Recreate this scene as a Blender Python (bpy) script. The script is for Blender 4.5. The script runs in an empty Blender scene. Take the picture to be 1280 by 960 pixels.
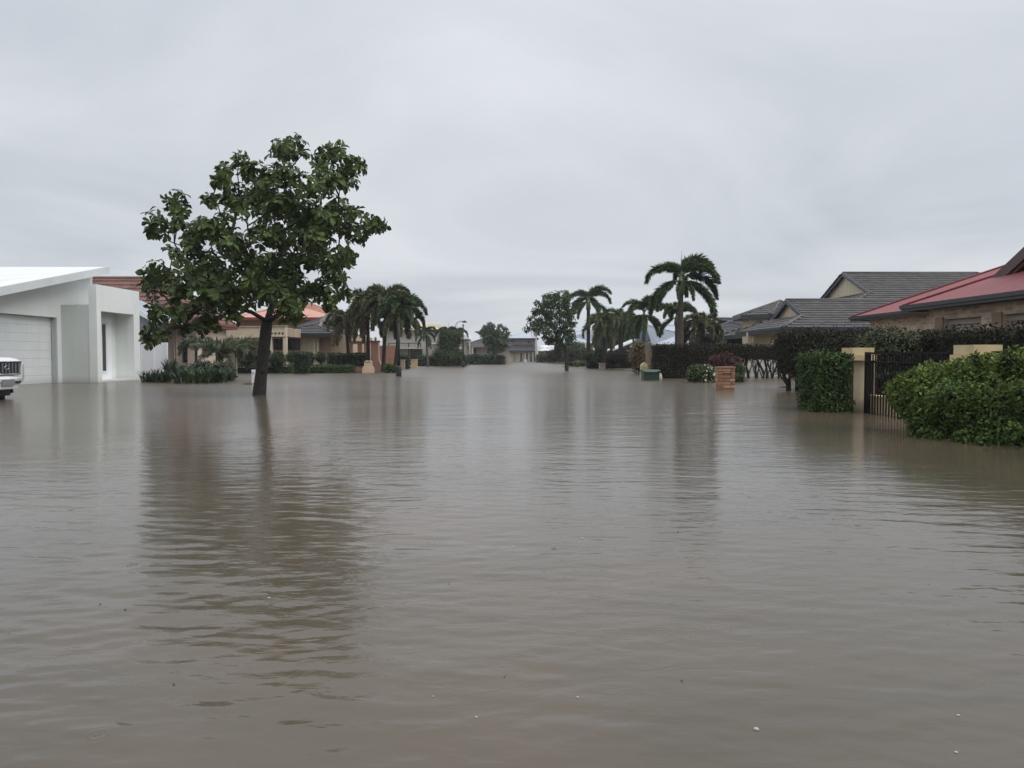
import bpy, math, random
import numpy as np
from mathutils import Vector, Matrix
R = math.radians
random.seed(7); rng = np.random.default_rng(7)
S = bpy.context.scene
C = S.collection

# ------------------------------------------------------------------ camera
EYE, FPX, PITCH = 0.87, 960.0, math.atan(35/960)
cam = bpy.data.objects.new('camera', bpy.data.cameras.new('camera'))
C.objects.link(cam); S.camera = cam
cam.location = (0, 0, EYE); cam.rotation_euler = (R(90)-PITCH, 0, 0)
cam.data.sensor_width = 36; cam.data.lens = 27.0; cam.data.clip_start = .05; cam.data.clip_end = 4000

# ------------------------------------------------------------------ sky and light
W = bpy.data.worlds.new("World"); S.world = W; W.use_nodes = True
nt = W.node_tree; nt.nodes.clear()
def nn(t, kind, **kw):
    n = t.nodes.new(kind)
    for k, v in kw.items(): setattr(n, k, v)
    return n
SUN_EL, SUN_AZ = R(52), R(105)          # azimuth from +Y towards +X
out = nn(nt, 'ShaderNodeOutputWorld'); bg = nn(nt, 'ShaderNodeBackground')
sky = nn(nt, 'ShaderNodeTexSky', sky_type='NISHITA', sun_disc=False)
sky.sun_elevation = SUN_EL; sky.sun_rotation = SUN_AZ
tc = nn(nt, 'ShaderNodeTexCoord')
sep = nn(nt, 'ShaderNodeSeparateXYZ'); nt.links.new(tc.outputs['Generated'], sep.inputs[0])
# clouds lie on a flat layer: project the direction onto a ceiling so that they shrink towards the horizon
zc = nn(nt, 'ShaderNodeMath', operation='ADD'); zc.inputs[1].default_value = .16
ab = nn(nt, 'ShaderNodeMath', operation='ABSOLUTE'); nt.links.new(sep.outputs['Z'], ab.inputs[0]); nt.links.new(ab.outputs[0], zc.inputs[0])
dx = nn(nt, 'ShaderNodeMath', operation='DIVIDE'); dy = nn(nt, 'ShaderNodeMath', operation='DIVIDE')
nt.links.new(sep.outputs['X'], dx.inputs[0]); nt.links.new(zc.outputs[0], dx.inputs[1])
nt.links.new(sep.outputs['Y'], dy.inputs[0]); nt.links.new(zc.outputs[0], dy.inputs[1])
cmb = nn(nt, 'ShaderNodeCombineXYZ'); nt.links.new(dx.outputs[0], cmb.inputs['X']); nt.links.new(dy.outputs[0], cmb.inputs['Y'])
noi = nn(nt, 'ShaderNodeTexNoise'); noi.inputs['Scale'].default_value = .62; noi.inputs['Detail'].default_value = 5; noi.inputs['Roughness'].default_value = .5
noi.inputs['Distortion'].default_value = .8
nt.links.new(cmb.outputs[0], noi.inputs['Vector'])
rmp = nn(nt, 'ShaderNodeValToRGB')
rmp.color_ramp.elements[0].position = .30; rmp.color_ramp.elements[0].color = (.485, .522, .572, 1)
rmp.color_ramp.elements[1].position = .70; rmp.color_ramp.elements[1].color = (.745, .767, .802, 1)
nt.links.new(noi.outputs['Fac'], rmp.inputs[0])
zr = nn(nt, 'ShaderNodeMapRange'); zr.inputs['From Min'].default_value = .0; zr.inputs['From Max'].default_value = 1.
zr.inputs['To Min'].default_value = 10.8; zr.inputs['To Max'].default_value = 21.0
pw = nn(nt, 'ShaderNodeMath', operation='POWER'); pw.inputs[1].default_value = 2.5; nt.links.new(ab.outputs[0], pw.inputs[0]); nt.links.new(pw.outputs[0], zr.inputs['Value'])
sc_ = nn(nt, 'ShaderNodeVectorMath', operation='SCALE'); nt.links.new(rmp.outputs[0], sc_.inputs[0]); nt.links.new(zr.outputs[0], sc_.inputs['Scale'])
mx = nn(nt, 'ShaderNodeMixRGB'); mx.inputs[0].default_value = .94
nt.links.new(sky.outputs[0], mx.inputs[1]); nt.links.new(sc_.outputs[0], mx.inputs[2])
nt.links.new(mx.outputs[0], bg.inputs['Color']); bg.inputs['Strength'].default_value = .1
nt.links.new(bg.outputs[0], out.inputs[0])

sun = bpy.data.objects.new('sun', bpy.data.lights.new('sun', 'SUN')); C.objects.link(sun)
sun.data.energy = 1.9; sun.data.angle = R(50); sun.data.color = (1, .97, .93)
sd = Vector((math.sin(SUN_AZ)*math.cos(SUN_EL), math.cos(SUN_AZ)*math.cos(SUN_EL), math.sin(SUN_EL)))
sun.rotation_euler = sd.to_track_quat('Z', 'Y').to_euler()
sun.location = (20, -10, 40)
S.view_settings.view_transform = 'Standard'; S.view_settings.look = 'None'
S.view_settings.exposure = 0.0; S.view_settings.gamma = 1.0; S.view_settings.use_curve_mapping = False
S.render.engine = 'CYCLES'
S.cycles.use_denoising = True; S.cycles.max_bounces = 8; S.cycles.caustics_reflective = False; S.cycles.caustics_refractive = False

# ------------------------------------------------------------------ materials
MATS = {}
def mat(name, col, rough=.7, var=.15, scale=3., bump=0., spec=.5, streak=0., metal=0., island=0., trans=0., col2=None, coat=0., tide=0.):
    if name in MATS: return MATS[name]
    m = bpy.data.materials.new(name); m.use_nodes = True; t = m.node_tree
    b = t.nodes['Principled BSDF']; L = t.links.new
    b.inputs['Roughness'].default_value = rough; b.inputs['Metallic'].default_value = metal
    b.inputs['Specular IOR Level'].default_value = spec; b.inputs['Coat Weight'].default_value = coat
    tcn = nn(t, 'ShaderNodeTexCoord')
    n1 = nn(t, 'ShaderNodeTexNoise'); n1.inputs['Scale'].default_value = scale; n1.inputs['Detail'].default_value = 6
    L(tcn.outputs['Object'], n1.inputs['Vector'])
    mr = nn(t, 'ShaderNodeMapRange'); mr.inputs['From Min'].default_value = .3; mr.inputs['From Max'].default_value = .7
    mr.inputs['To Min'].default_value = 1-var; mr.inputs['To Max'].default_value = 1+var
    L(n1.outputs['Fac'], mr.inputs['Value'])
    val = mr.outputs[0]
    if streak:
        mp = nn(t, 'ShaderNodeMapping'); mp.inputs['Scale'].default_value = (2.2, 2.2, .22); L(tcn.outputs['Object'], mp.inputs['Vector'])
        n2 = nn(t, 'ShaderNodeTexNoise'); n2.inputs['Scale'].default_value = 2; n2.inputs['Detail'].default_value = 5; L(mp.outputs[0], n2.inputs['Vector'])
        m2 = nn(t, 'ShaderNodeMapRange'); m2.inputs['From Min'].default_value = .45; m2.inputs['From Max'].default_value = .75
        m2.inputs['To Min'].default_value = 1; m2.inputs['To Max'].default_value = 1-streak; L(n2.outputs['Fac'], m2.inputs['Value'])
        mm = nn(t, 'ShaderNodeMath', operation='MULTIPLY'); L(val, mm.inputs[0]); L(m2.outputs[0], mm.inputs[1]); val = mm.outputs[0]
    if tide:
        sz = nn(t, 'ShaderNodeSeparateXYZ'); L(tcn.outputs['Object'], sz.inputs[0])
        wob = nn(t, 'ShaderNodeMath', operation='MULTIPLY_ADD'); wob.inputs[1].default_value = -.16; L(n1.outputs['Fac'], wob.inputs[0]); L(sz.outputs['Z'], wob.inputs[2])
        mt = nn(t, 'ShaderNodeMapRange'); mt.inputs['From Min'].default_value = -.06; mt.inputs['From Max'].default_value = .14
        mt.inputs['To Min'].default_value = 1-tide; mt.inputs['To Max'].default_value = 1; L(wob.outputs[0], mt.inputs['Value'])
        mm = nn(t, 'ShaderNodeMath', operation='MULTIPLY'); L(val, mm.inputs[0]); L(mt.outputs[0], mm.inputs[1]); val = mm.outputs[0]
    src = None
    if island or col2:
        g = nn(t, 'ShaderNodeNewGeometry')
        if col2:
            mxc = nn(t, 'ShaderNodeMixRGB'); mxc.inputs[1].default_value = (*col, 1); mxc.inputs[2].default_value = (*col2, 1)
            L(g.outputs['Random Per Island'], mxc.inputs[0]); src = mxc.outputs[0]
        if island:
            mi = nn(t, 'ShaderNodeMapRange'); mi.inputs['To Min'].default_value = 1-island; mi.inputs['To Max'].default_value = 1+island
            L(g.outputs['Random Per Island'], mi.inputs['Value'])
            mm = nn(t, 'ShaderNodeMath', operation='MULTIPLY'); L(val, mm.inputs[0]); L(mi.outputs[0], mm.inputs[1]); val = mm.outputs[0]
    vm = nn(t, 'ShaderNodeVectorMath', operation='SCALE')
    if src: L(src, vm.inputs[0])
    else: vm.inputs[0].default_value = col
    L(val, vm.inputs['Scale']); L(vm.outputs[0], b.inputs['Base Color'])
    if bump:
        n3 = nn(t, 'ShaderNodeTexNoise'); n3.inputs['Scale'].default_value = scale*8; n3.inputs['Detail'].default_value = 4; L(tcn.outputs['Object'], n3.inputs['Vector'])
        bp = nn(t, 'ShaderNodeBump'); bp.inputs['Strength'].default_value = bump; bp.inputs['Distance'].default_value = .02
        L(n3.outputs['Fac'], bp.inputs['Height']); L(bp.outputs[0], b.inputs['Normal'])
    if trans:
        tr = nn(t, 'ShaderNodeBsdfTranslucent'); ms = nn(t, 'ShaderNodeMixShader'); ms.inputs[0].default_value = trans
        L(vm.outputs[0], tr.inputs['Color']); L(b.outputs[0], ms.inputs[1]); L(tr.outputs[0], ms.inputs[2])
        L(ms.outputs[0], t.nodes['Material Output'].inputs['Surface'])
    MATS[name] = m
    return m

def brick_mat(name, c1, c2, mortar, sx=1.0):
    m = bpy.data.materials.new(name); m.use_nodes = True; t = m.node_tree; b = t.nodes['Principled BSDF']; L = t.links.new
    tcn = nn(t, 'ShaderNodeTexCoord'); s = nn(t, 'ShaderNodeSeparateXYZ'); L(tcn.outputs['Object'], s.inputs[0])
    a = nn(t, 'ShaderNodeMath', operation='ADD'); L(s.outputs['X'], a.inputs[0]); L(s.outputs['Y'], a.inputs[1])
    c = nn(t, 'ShaderNodeCombineXYZ'); L(a.outputs[0], c.inputs['X']); L(s.outputs['Z'], c.inputs['Y'])
    br = nn(t, 'ShaderNodeTexBrick'); L(c.outputs[0], br.inputs['Vector'])
    br.inputs['Color1'].default_value = (*c1, 1); br.inputs['Color2'].default_value = (*c2, 1); br.inputs['Mortar'].default_value = (*mortar, 1)
    br.inputs['Scale'].default_value = 1; br.inputs['Brick Width'].default_value = .24; br.inputs['Row Height'].default_value = .086
    br.inputs['Mortar Size'].default_value = .006; br.inputs['Bias'].default_value = 0
    n1 = nn(t, 'ShaderNodeTexNoise'); n1.inputs['Scale'].default_value = 5; n1.inputs['Detail'].default_value = 6; L(tcn.outputs['Object'], n1.inputs['Vector'])
    mr = nn(t, 'ShaderNodeMapRange'); mr.inputs['To Min'].default_value = .5; mr.inputs['To Max'].default_value = 1.5; L(n1.outputs['Fac'], mr.inputs['Value'])
    vm = nn(t, 'ShaderNodeVectorMath', operation='SCALE'); L(br.outputs['Color'], vm.inputs[0]); L(mr.outputs[0], vm.inputs['Scale'])
    L(vm.outputs[0], b.inputs['Base Color']); b.inputs['Roughness'].default_value = .8
    bp = nn(t, 'ShaderNodeBump'); bp.inputs['Strength'].default_value = .6; bp.inputs['Distance'].default_value = .01; bp.invert = True
    L(br.outputs['Fac'], bp.inputs['Height']); L(bp.outputs[0], b.inputs['Normal'])
    return m

WHITE = mat('white_render', (.76, .785, .765), .6, .05, .7, .06, streak=.04, tide=.2)
WHITE_DOOR = mat('white_panel_paint', (.68, .71, .71), .4, .04, 2, streak=.05, tide=.2)
WHITE_ROOF = mat('white_roof_steel', (.80, .82, .84), .35, .04, 1)
WHITE_BRIGHT = mat('white_paint', (.82, .83, .85), .4, .04, 2)
GREYBLUE = mat('grey_wall', (.33, .36, .40), .7, .08, 2)
PINKISH = mat('pink_beige_render', (.62, .50, .42), .75, .08, 1.5, .1, streak=.12)
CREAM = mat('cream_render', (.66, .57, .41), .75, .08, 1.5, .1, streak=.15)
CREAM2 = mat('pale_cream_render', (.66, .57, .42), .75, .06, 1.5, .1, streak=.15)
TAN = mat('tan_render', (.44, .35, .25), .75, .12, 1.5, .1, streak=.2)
PALE = mat('pale_wall', (.55, .52, .47), .75, .08, 1.5, streak=.1)
TAUPE = mat('taupe_wall', (.33, .29, .25), .75, .1, 1.5, streak=.1)
PINK = mat('pink_render', (.50, .28, .20), .8, .1, 2, .1, streak=.2)
PEACH = mat('peach_render', (.72, .52, .38), .7, .08, 4, .1)
GLASS = mat('dark_glass', (.015, .017, .02), .08, .1, 2, spec=.6)
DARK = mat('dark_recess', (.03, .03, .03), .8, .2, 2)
TILE_GREY = mat('grey_roof_tile', (.078, .070, .066), .55, .15, 2, .15, island=.22)
TILE_DARK = mat('dark_roof_tile', (.055, .052, .055), .45, .15, 2, .15, island=.3)
TILE_RED = mat('brown_red_roof_tile', (.135, .062, .047), .55, .25, 1.2, .15, island=.2)
RED_STEEL = mat('red_roof_steel', (.25, .060, .064), .55, .10, .8, streak=.06)
ORANGE_STEEL = mat('orange_roof_steel', (.56, .28, .20), .5, .08, .8)
CREAM_STEEL = mat('cream_roof_steel', (.72, .62, .48), .5, .05, .8)
BLUE_STEEL = mat('blue_grey_roof_steel', (.42, .46, .53), .45, .06, .8)
PALE_STEEL = mat('pale_blue_roof_steel', (.40, .44, .50), .45, .05, .8)
FASCIA = mat('slate_fascia', (.035, .05, .065), .35, .1, 2)
FASCIA_DK = mat('dark_fascia', (.03, .032, .036), .35, .1, 2)
BARGE = mat('brown_barge_board', (.09, .05, .05), .45, .15, 3)
FASCIA_RD = mat('rust_fascia', (.26, .07, .05), .5, .1, 2)
SOFFIT = mat('soffit', (.42, .38, .32), .8, .05, 2)
BLACK = mat('black_steel', (.010, .010, .011), .6, .2, 8, spec=.15)
GREEN_STEEL = mat('dark_green_pole_paint', (.012, .019, .017), .6, .15, 6)
YCREAM = mat('yellow_cream_render', (.66, .52, .30), .7, .09, 5, .15, streak=.14)
YSHAFT = mat('stained_cream_render', (.54, .46, .32), .75, .14, 4, .15, streak=.30, tide=.4)
TIMBER = mat('weathered_timber', (.22, .17, .12), .8, .2, 5, .2)
BRICK = brick_mat('tan_brick', (.62, .48, .33), (.38, .26, .18), (.56, .51, .44))
BRICK_R = brick_mat('red_brick', (.30, .12, .06), (.22, .09, .05), (.3, .24, .19))
BRICK_UNIT = mat('orange_brick', (.46, .235, .115), .8, .25, 14, .3, island=.0)
MORTAR = mat('mortar', (.20, .17, .14), .9, .15, 12, .3)
BARK = mat('dark_bark', (.030, .026, .021), .85, .35, 9, .7)
BARK_GREY = mat('grey_palm_bark', (.085, .07, .058), .85, .25, 7, .5)
BARK_DK = mat('brown_palm_bark', (.030, .024, .02), .85, .3, 7, .5)
BARK_PALE = mat('pale_bark', (.40, .37, .30), .85, .25, 7, .4)
SHADED_TWIG = mat('shaded_twig_brown', (.018, .016, .012), .9, .3, 6, spec=.1)  # solid core for inner twigs, with the shade between leaves put into its colour
SHADED_TWIG_GREEN = mat('shaded_inner_twigs', (.014, .018, .010), .9, .3, 6, spec=.1)  # greener core, also darkened to give the shade inside the foliage
SHAFT = mat('palm_crownshaft', (.10, .14, .06), .5, .2, 4)
def leaf(name, c, c2, rough=.5, trans=.14, spec=.22): return mat(name, c, rough, .18, 1.4, island=.35, trans=trans, col2=c2, spec=spec)
LF_TREE = leaf('almond_leaf', (.044, .074, .022), (.090, .126, .034))
LF_TREE2 = leaf('small_tree_leaf', (.036, .066, .026), (.070, .110, .040))
LF_HEDGE = leaf('hedge_leaf', (.036, .070, .018), (.066, .110, .028))
LF_BRIGHT = leaf('bright_leaf', (.075, .125, .018), (.150, .195, .035))
LF_DARK = leaf('dark_hedge_leaf', (.022, .026, .015), (.042, .037, .024), .7, .06, .12)
LF_GREY = leaf('grey_green_leaf', (.085, .11, .075), (.12, .14, .09))
LF_MID = leaf('mid_green_leaf', (.044, .074, .030), (.080, .105, .046))
LF_LIME = leaf('lime_leaf', (.085, .14, .035), (.12, .17, .05))
LF_BOX = leaf('topiary_leaf', (.024, .052, .022), (.042, .076, .03))
LF_RED = leaf('red_leaf', (.12, .028, .035), (.07, .04, .03))
LF_BROWN = leaf('dry_leaf', (.15, .105, .055), (.20, .15, .075))
LF_FLOWER = leaf('white_petal', (.62, .62, .50), (.70, .66, .40))
LF_PALM = leaf('palm_leaflet', (.050, .086, .036), (.092, .135, .054))
LF_PALM2 = leaf('palm_leaflet_yellowing', (.066, .086, .030), (.120, .118, .048))
LF_PALMG = leaf('palm_leaflet_grey', (.085, .11, .06), (.13, .145, .08))
TYRE = mat('tyre_rubber', (.018, .018, .018), .8, .2, 8)
CARW = mat('white_car_paint', (.80, .81, .82), .25, .02, 2, coat=.6)
CHROME = mat('chrome', (.55, .57, .6), .18, .05, 4, metal=1)
PLASTIC = mat('black_plastic', (.02, .02, .021), .5, .15, 8)
PLATE = mat('number_plate', (.22, .225, .23), .5, .2, 30)
LAMPG = mat('headlamp_glass', (.30, .32, .34), .08, .1, 10, spec=.8)
BIN = mat('green_bin_plastic', (.020, .055, .034), .4, .15, 5)
STUMP = mat('tan_stone', (.50, .37, .22), .8, .15, 6, .2)
FOAM = mat('foam', (.42, .41, .37), .6, .05, 20)

# ------------------------------------------------------------------ helpers
def tag(o, label=None, cat=None, group=None, kind=None):
    if label: o['label'] = label
    if cat: o['category'] = cat
    if group: o['group'] = group
    if kind: o['kind'] = kind
    return o
def world(o):
    b = Matrix.LocRotScale(o.location, o.rotation_euler, o.scale)
    return b if o.parent is None else world(o.parent) @ o.matrix_parent_inverse @ b
def adopt(o, parent):
    o.parent = parent
    if parent is not None: o.matrix_parent_inverse = world(parent).inverted()
def thing(name, loc, label, cat, group=None):
    o = bpy.data.objects.new(name, None); C.objects.link(o); o.location = loc; o.empty_display_size = .2
    return tag(o, label, cat, group)
def at(px, py, Y):
    """the point at depth Y seen in the direction read off the photograph"""
    a = (480-py)/FPX; c, s = math.cos(PITCH), math.sin(PITCH)
    t = Y/(c+a*s)
    return Vector(((px-640)/FPX*t, Y, EYE+t*(a*c-s)))
def wl(px, py):
    """the point of the water surface in that direction"""
    a = (480-py)/FPX; c, s = math.cos(PITCH), math.sin(PITCH)
    t = EYE/(s-a*c)
    return Vector(((px-640)/FPX*t, t*(c+a*s), 0))
def X_(px, Y): return at(px, 445, Y).x
def Z_(py, Y): return at(640, py, Y).z

class MB:
    def __init__(s): s.v = []; s.f = []; s.m = []; s.mats = []; s.sm = []
    def mi(s, m):
        if m not in s.mats: s.mats.append(m)
        return s.mats.index(m)
    def add(s, vs, fs, m, smooth=False):
        o = len(s.v); s.v += [tuple(p) for p in vs]; k = s.mi(m)
        for f in fs: s.f.append([i+o for i in f]); s.m.append(k); s.sm.append(smooth)
    def box(s, x0, x1, y0, y1, z0, z1, m):
        x0, x1 = sorted((x0, x1)); y0, y1 = sorted((y0, y1)); z0, z1 = sorted((z0, z1))
        v = [(x0,y0,z0),(x1,y0,z0),(x1,y1,z0),(x0,y1,z0),(x0,y0,z1),(x1,y0,z1),(x1,y1,z1),(x0,y1,z1)]
        s.add(v, [(0,3,2,1),(4,5,6,7),(0,1,5,4),(1,2,6,5),(2,3,7,6),(3,0,4,7)], m)
    def prism(s, poly, vec, m):
        p = [Vector(q) for q in poly]; vec = Vector(vec); n = len(p)
        nrm = Vector((0,0,0))
        for i in range(n): nrm += (p[i]-p[0]).cross(p[(i+1) % n]-p[0])
        if nrm.dot(vec) > 0: p.reverse()
        v = p+[q+vec for q in p]
        fs = [list(range(n)), [2*n-1-i for i in range(n)]]
        for i in range(n): j = (i+1) % n; fs.append([j, i, n+i, n+j])
        s.add(v, fs, m)
    def beam(s, a, b, w, h, m, up=(0,0,1)):
        a, b = Vector(a), Vector(b); d = (b-a).normalized(); sd = d.cross(Vector(up))
        if sd.length < 1e-4: sd = d.cross(Vector((1,0,0)))
        sd.normalize(); u = sd.cross(d)
        q = [a-sd*w/2-u*h/2, a+sd*w/2-u*h/2, a+sd*w/2+u*h/2, a-sd*w/2+u*h/2]
        s.prism(q, b-a, m)
    def tube(s, pts, rad, m, n=8, cap=True):
        pts = [Vector(p) for p in pts]; k = len(pts); vs = []; ref = Vector((0, 0, 1))
        d0 = (pts[1]-pts[0]).normalized()
        if abs(d0.z) > .9: ref = Vector((1, 0, 0))
        for i, p in enumerate(pts):
            d = (pts[min(i+1, k-1)]-pts[max(i-1, 0)])
            if d.length < 1e-6: d = Vector((0, 0, 1))
            d.normalize(); a = d.cross(ref)
            if a.length < 1e-4: a = d.cross(Vector((0, 1, 0)))
            a.normalize(); b = d.cross(a); ref = a.cross(d)
            r = rad[i] if hasattr(rad, '__len__') else rad
            for j in range(n):
                t = 2*math.pi*j/n; vs.append(p+(a*math.cos(t)+b*math.sin(t))*r)
        fs = []
        for i in range(k-1):
            for j in range(n):
                j2 = (j+1) % n; fs.append((i*n+j, i*n+j2, (i+1)*n+j2, (i+1)*n+j))
        if cap: fs.append(list(range(n-1, -1, -1))); fs.append(list(range((k-1)*n, k*n)))
        s.add(vs, fs, m, True)
    def lathe(s, c, prof, m, n=16, smooth=True):
        c = Vector(c); vs = []
        for r, z in prof:
            for j in range(n): t = 2*math.pi*j/n; vs.append(c+Vector((r*math.cos(t), r*math.sin(t), z)))
        fs = []
        for i in range(len(prof)-1):
            for j in range(n): j2 = (j+1) % n; fs.append((i*n+j, i*n+j2, (i+1)*n+j2, (i+1)*n+j))
        fs.append(list(range(n-1, -1, -1))); fs.append(list(range((len(prof)-1)*n, len(prof)*n)))
        s.add(vs, fs, m, smooth)
    def wall(s, face, c, a0, a1, z0, z1, thick, openings, m):
        """a straight wall with rectangular openings; face '-y' lies at y=c, '+x'/'-x' at x=c; thickness goes inwards"""
        us = sorted({a0, a1, *[o[0] for o in openings], *[o[1] for o in openings]})
        zs = sorted({z0, z1, *[o[2] for o in openings], *[o[3] for o in openings]})
        for i in range(len(us)-1):
            run = None
            for j in range(len(zs)-1):
                um, zm = (us[i]+us[i+1])/2, (zs[j]+zs[j+1])/2
                hole = any(o[0] < um < o[1] and o[2] < zm < o[3] for o in openings)
                if not hole:
                    if run is None: run = zs[j]
                    end = zs[j+1]
                if run is not None and (hole or j == len(zs)-2):
                    if face == '-y': s.box(us[i], us[i+1], c, c+thick, run, end, m)
                    elif face == '+x': s.box(c-thick, c, us[i], us[i+1], run, end, m)
                    else: s.box(c, c+thick, us[i], us[i+1], run, end, m)
                    run = None
    def build(s, name, parent=None, **kw):
        me = bpy.data.meshes.new(name); me.from_pydata(s.v, [], s.f)
        for m in s.mats: me.materials.append(m)
        me.polygons.foreach_set('material_index', s.m); me.polygons.foreach_set('use_smooth', s.sm); me.update()
        o = bpy.data.objects.new(name, me); C.objects.link(o)
        if parent is not None: adopt(o, parent)
        if kw: tag(o, **kw)
        return o

def part(name, parent, fn, **kw):
    b = MB(); fn(b); return b.build(name, parent, **kw)
def boxp(name, parent, *a, **kw): return part(name, parent, lambda b: b.box(*a), **kw)

# ---- roofs
def in_poly(x, y, P):
    c = False; n = len(P); j = n-1
    for i in range(n):
        if (P[i][1] > y) != (P[j][1] > y) and x < (P[j][0]-P[i][0])*(y-P[i][1])/(P[j][1]-P[i][1])+P[i][0]: c = not c
        j = i
    return c
def dedupe(P):
    o = []
    for p in P:
        if not o or (p-o[-1]).length > 1e-4: o.append(p)
    if (o[0]-o[-1]).length < 1e-4: o.pop()
    return o
def roof_polys(x0, x1, y0, y1, ze, k, axis, d0, d1):
    sw = axis == 'y'
    if sw: x0, x1, y0, y1 = y0, y1, x0, x1
    h = (y1-y0)/2; ym = (y0+y1)/2; zr = ze+k*h
    V = (lambda x, y, z: Vector((y, x, z))) if sw else (lambda x, y, z: Vector((x, y, z)))
    a, b = x0+d0, x1-d1
    F = [V(x0,y0,ze), V(x1,y0,ze), V(b,y0+d1,ze+k*d1), V(b,ym,zr), V(a,ym,zr), V(a,y0+d0,ze+k*d0)]
    B = [V(x0,y1,ze), V(x1,y1,ze), V(b,y1-d1,ze+k*d1), V(b,ym,zr), V(a,ym,zr), V(a,y1-d0,ze+k*d0)]
    polys = [dedupe(F), dedupe(B)]; lines = [(V(a,ym,zr), V(b,ym,zr))]; gables = []; eaves = [(V(x0,y0,ze), V(x1,y0,ze)), (V(x0,y1,ze), V(x1,y1,ze))]; barges = []
    for (xe, xa, d) in ((x0, a, d0), (x1, b, d1)):
        if d > 1e-3:
            polys.append(dedupe([V(xe,y0,ze), V(xe,y1,ze), V(xa,y1-d,ze+k*d), V(xa,y0+d,ze+k*d)]))
            lines += [(V(xe,y0,ze), V(xa,y0+d,ze+k*d)), (V(xe,y1,ze), V(xa,y1-d,ze+k*d))]; eaves.append((V(xe,y0,ze), V(xe,y1,ze)))
        if d < h-1e-3:
            gin = .22 if xe == x0 else -.22
            gables.append([V(xa+gin,y0+d,ze+k*d), V(xa+gin,y1-d,ze+k*d), V(xa+gin,ym,zr-.02)])
            barges += [(V(xa,y0+d,ze+k*d), V(xa,ym,zr)), (V(xa,y1-d,ze+k*d), V(xa,ym,zr))]
    return polys, lines, gables, eaves, barges
def tiles_on(b, P, m, tw=.3, tl=.32, wave=.030):
    p0, p1 = P[0], P[1]; u = (p1-p0).normalized(); n = (P[1]-P[0]).cross(P[-1]-P[0]).normalized()
    if n.z < 0: n = -n
    v = n.cross(u)
    if v.z < 0: v = -v
    Q = [((p-p0).dot(u), (p-p0).dot(v)) for p in P]
    U0, U1 = min(q[0] for q in Q), max(q[0] for q in Q); V1 = max(q[1] for q in Q)
    b.add([p-n*.03 for p in P], [list(range(len(P)))], m)
    for j in range(int(V1/tl)+1):
        for i in range(int(U0/tw)-1, int(U1/tw)+1):
            x, y = (i+.5)*tw, (j+.5)*tl
            if not in_poly(x, y, Q): continue
            q0 = p0+u*(x-tw/2)+v*(y-tl/2)
            w = random.uniform(-.004, .004)
            prof = ((0, .004), (.25, wave), (.5, .004), (.75, wave), (1., .004))
            lo = [q0+u*(tw*a)+n*(h+.032+w) for a, h in prof]
            hi = [q0+u*(tw*a)+v*(tl*1.04)+n*(h+w) for a, h in prof]
            ft = [q0+u*(tw*a)-n*.01 for a, h in prof]
            b.add(lo+hi+ft, [(i_, i_+1, i_+6, i_+5) for i_ in range(4)]+[(i_+10, i_+11, i_+1, i_) for i_ in range(4)], m)
def steel_on(b, P, m, pitch=.4):
    p0, p1 = P[0], P[1]; u = (p1-p0).normalized(); n = (P[1]-P[0]).cross(P[-1]-P[0]).normalized()
    if n.z < 0: n = -n
    v = n.cross(u)
    if v.z < 0: v = -v
    Q = [((p-p0).dot(u), (p-p0).dot(v)) for p in P]
    b.prism(P, -n*.03, m)
    U0, U1 = min(q[0] for q in Q), max(q[0] for q in Q); V1 = max(q[1] for q in Q)
    x = U0+pitch/2
    while x < U1:
        ys = [y for y in np.linspace(.01, V1, 60) if in_poly(x, y, Q)]
        if len(ys) > 1:
            q = p0+u*x
            b.prism([q+v*ys[0]-u*.03+n*.002, q+v*ys[0]+u*.03+n*.002, q+v*ys[0]+n*.005], v*(ys[-1]-ys[0]), m)
        x += pitch
def roof(parent, x0, x1, y0, y1, ze, k, axis='x', d0=None, d1=None, m=None, kind='tile', fascia=FASCIA, gable_m=None, cap=None, fh=.2, soff=SOFFIT, tw=.3, tl=.32, barge_m=None, name='roof', skip=0):
    h = ((y1-y0) if axis == 'x' else (x1-x0))/2
    d0 = h if d0 is None else d0; d1 = h if d1 is None else d1
    polys, lines, gables, eaves, barges = roof_polys(x0, x1, y0, y1, ze, k, axis, d0, d1)
    b = MB(); b.box(x0+.03, x1-.03, y0+.03, y1-.03, ze-.09, ze-.05, soff); ro = b.build(name, parent)
    b = MB()
    for P in polys: (tiles_on(b, P, m, tw, tl) if kind == 'tile' else steel_on(b, P, m))
    t = b.build('roof_tiles' if kind == 'tile' else 'roof_sheets', ro)
    if kind == 'tile': t['kind'] = 'stuff'
    for a, c in (lines if skip != 'w' else [lines[0]]+lines[3:]):
        if (a-c).length > .05: part('ridge_capping', ro, lambda b: b.tube([a+Vector((0,0,.02)), c+Vector((0,0,.02))], .08 if kind == 'tile' else .03, cap or m, 8))
    for a, c in eaves:
        off = Vector((0, 0, -fh/2))
        part('fascia', ro, lambda b: (b.beam(a+off, c+off, .05, fh, fascia), b.beam(a+Vector((0,0,-.03)), c+Vector((0,0,-.03)), .15, .09, fascia)))
    for g in gables:
        n = (g[1]-g[0]).cross(g[2]-g[0]).normalized(); part('gable_infill', ro, lambda b: b.prism(g, n*.04, gable_m))
    for a, c in barges: part('barge_board', ro, lambda b: b.beam(a+Vector((0,0,-.04)), c+Vector((0,0,-.04)), .05, .2, barge_m or fascia))
    return ro

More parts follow.
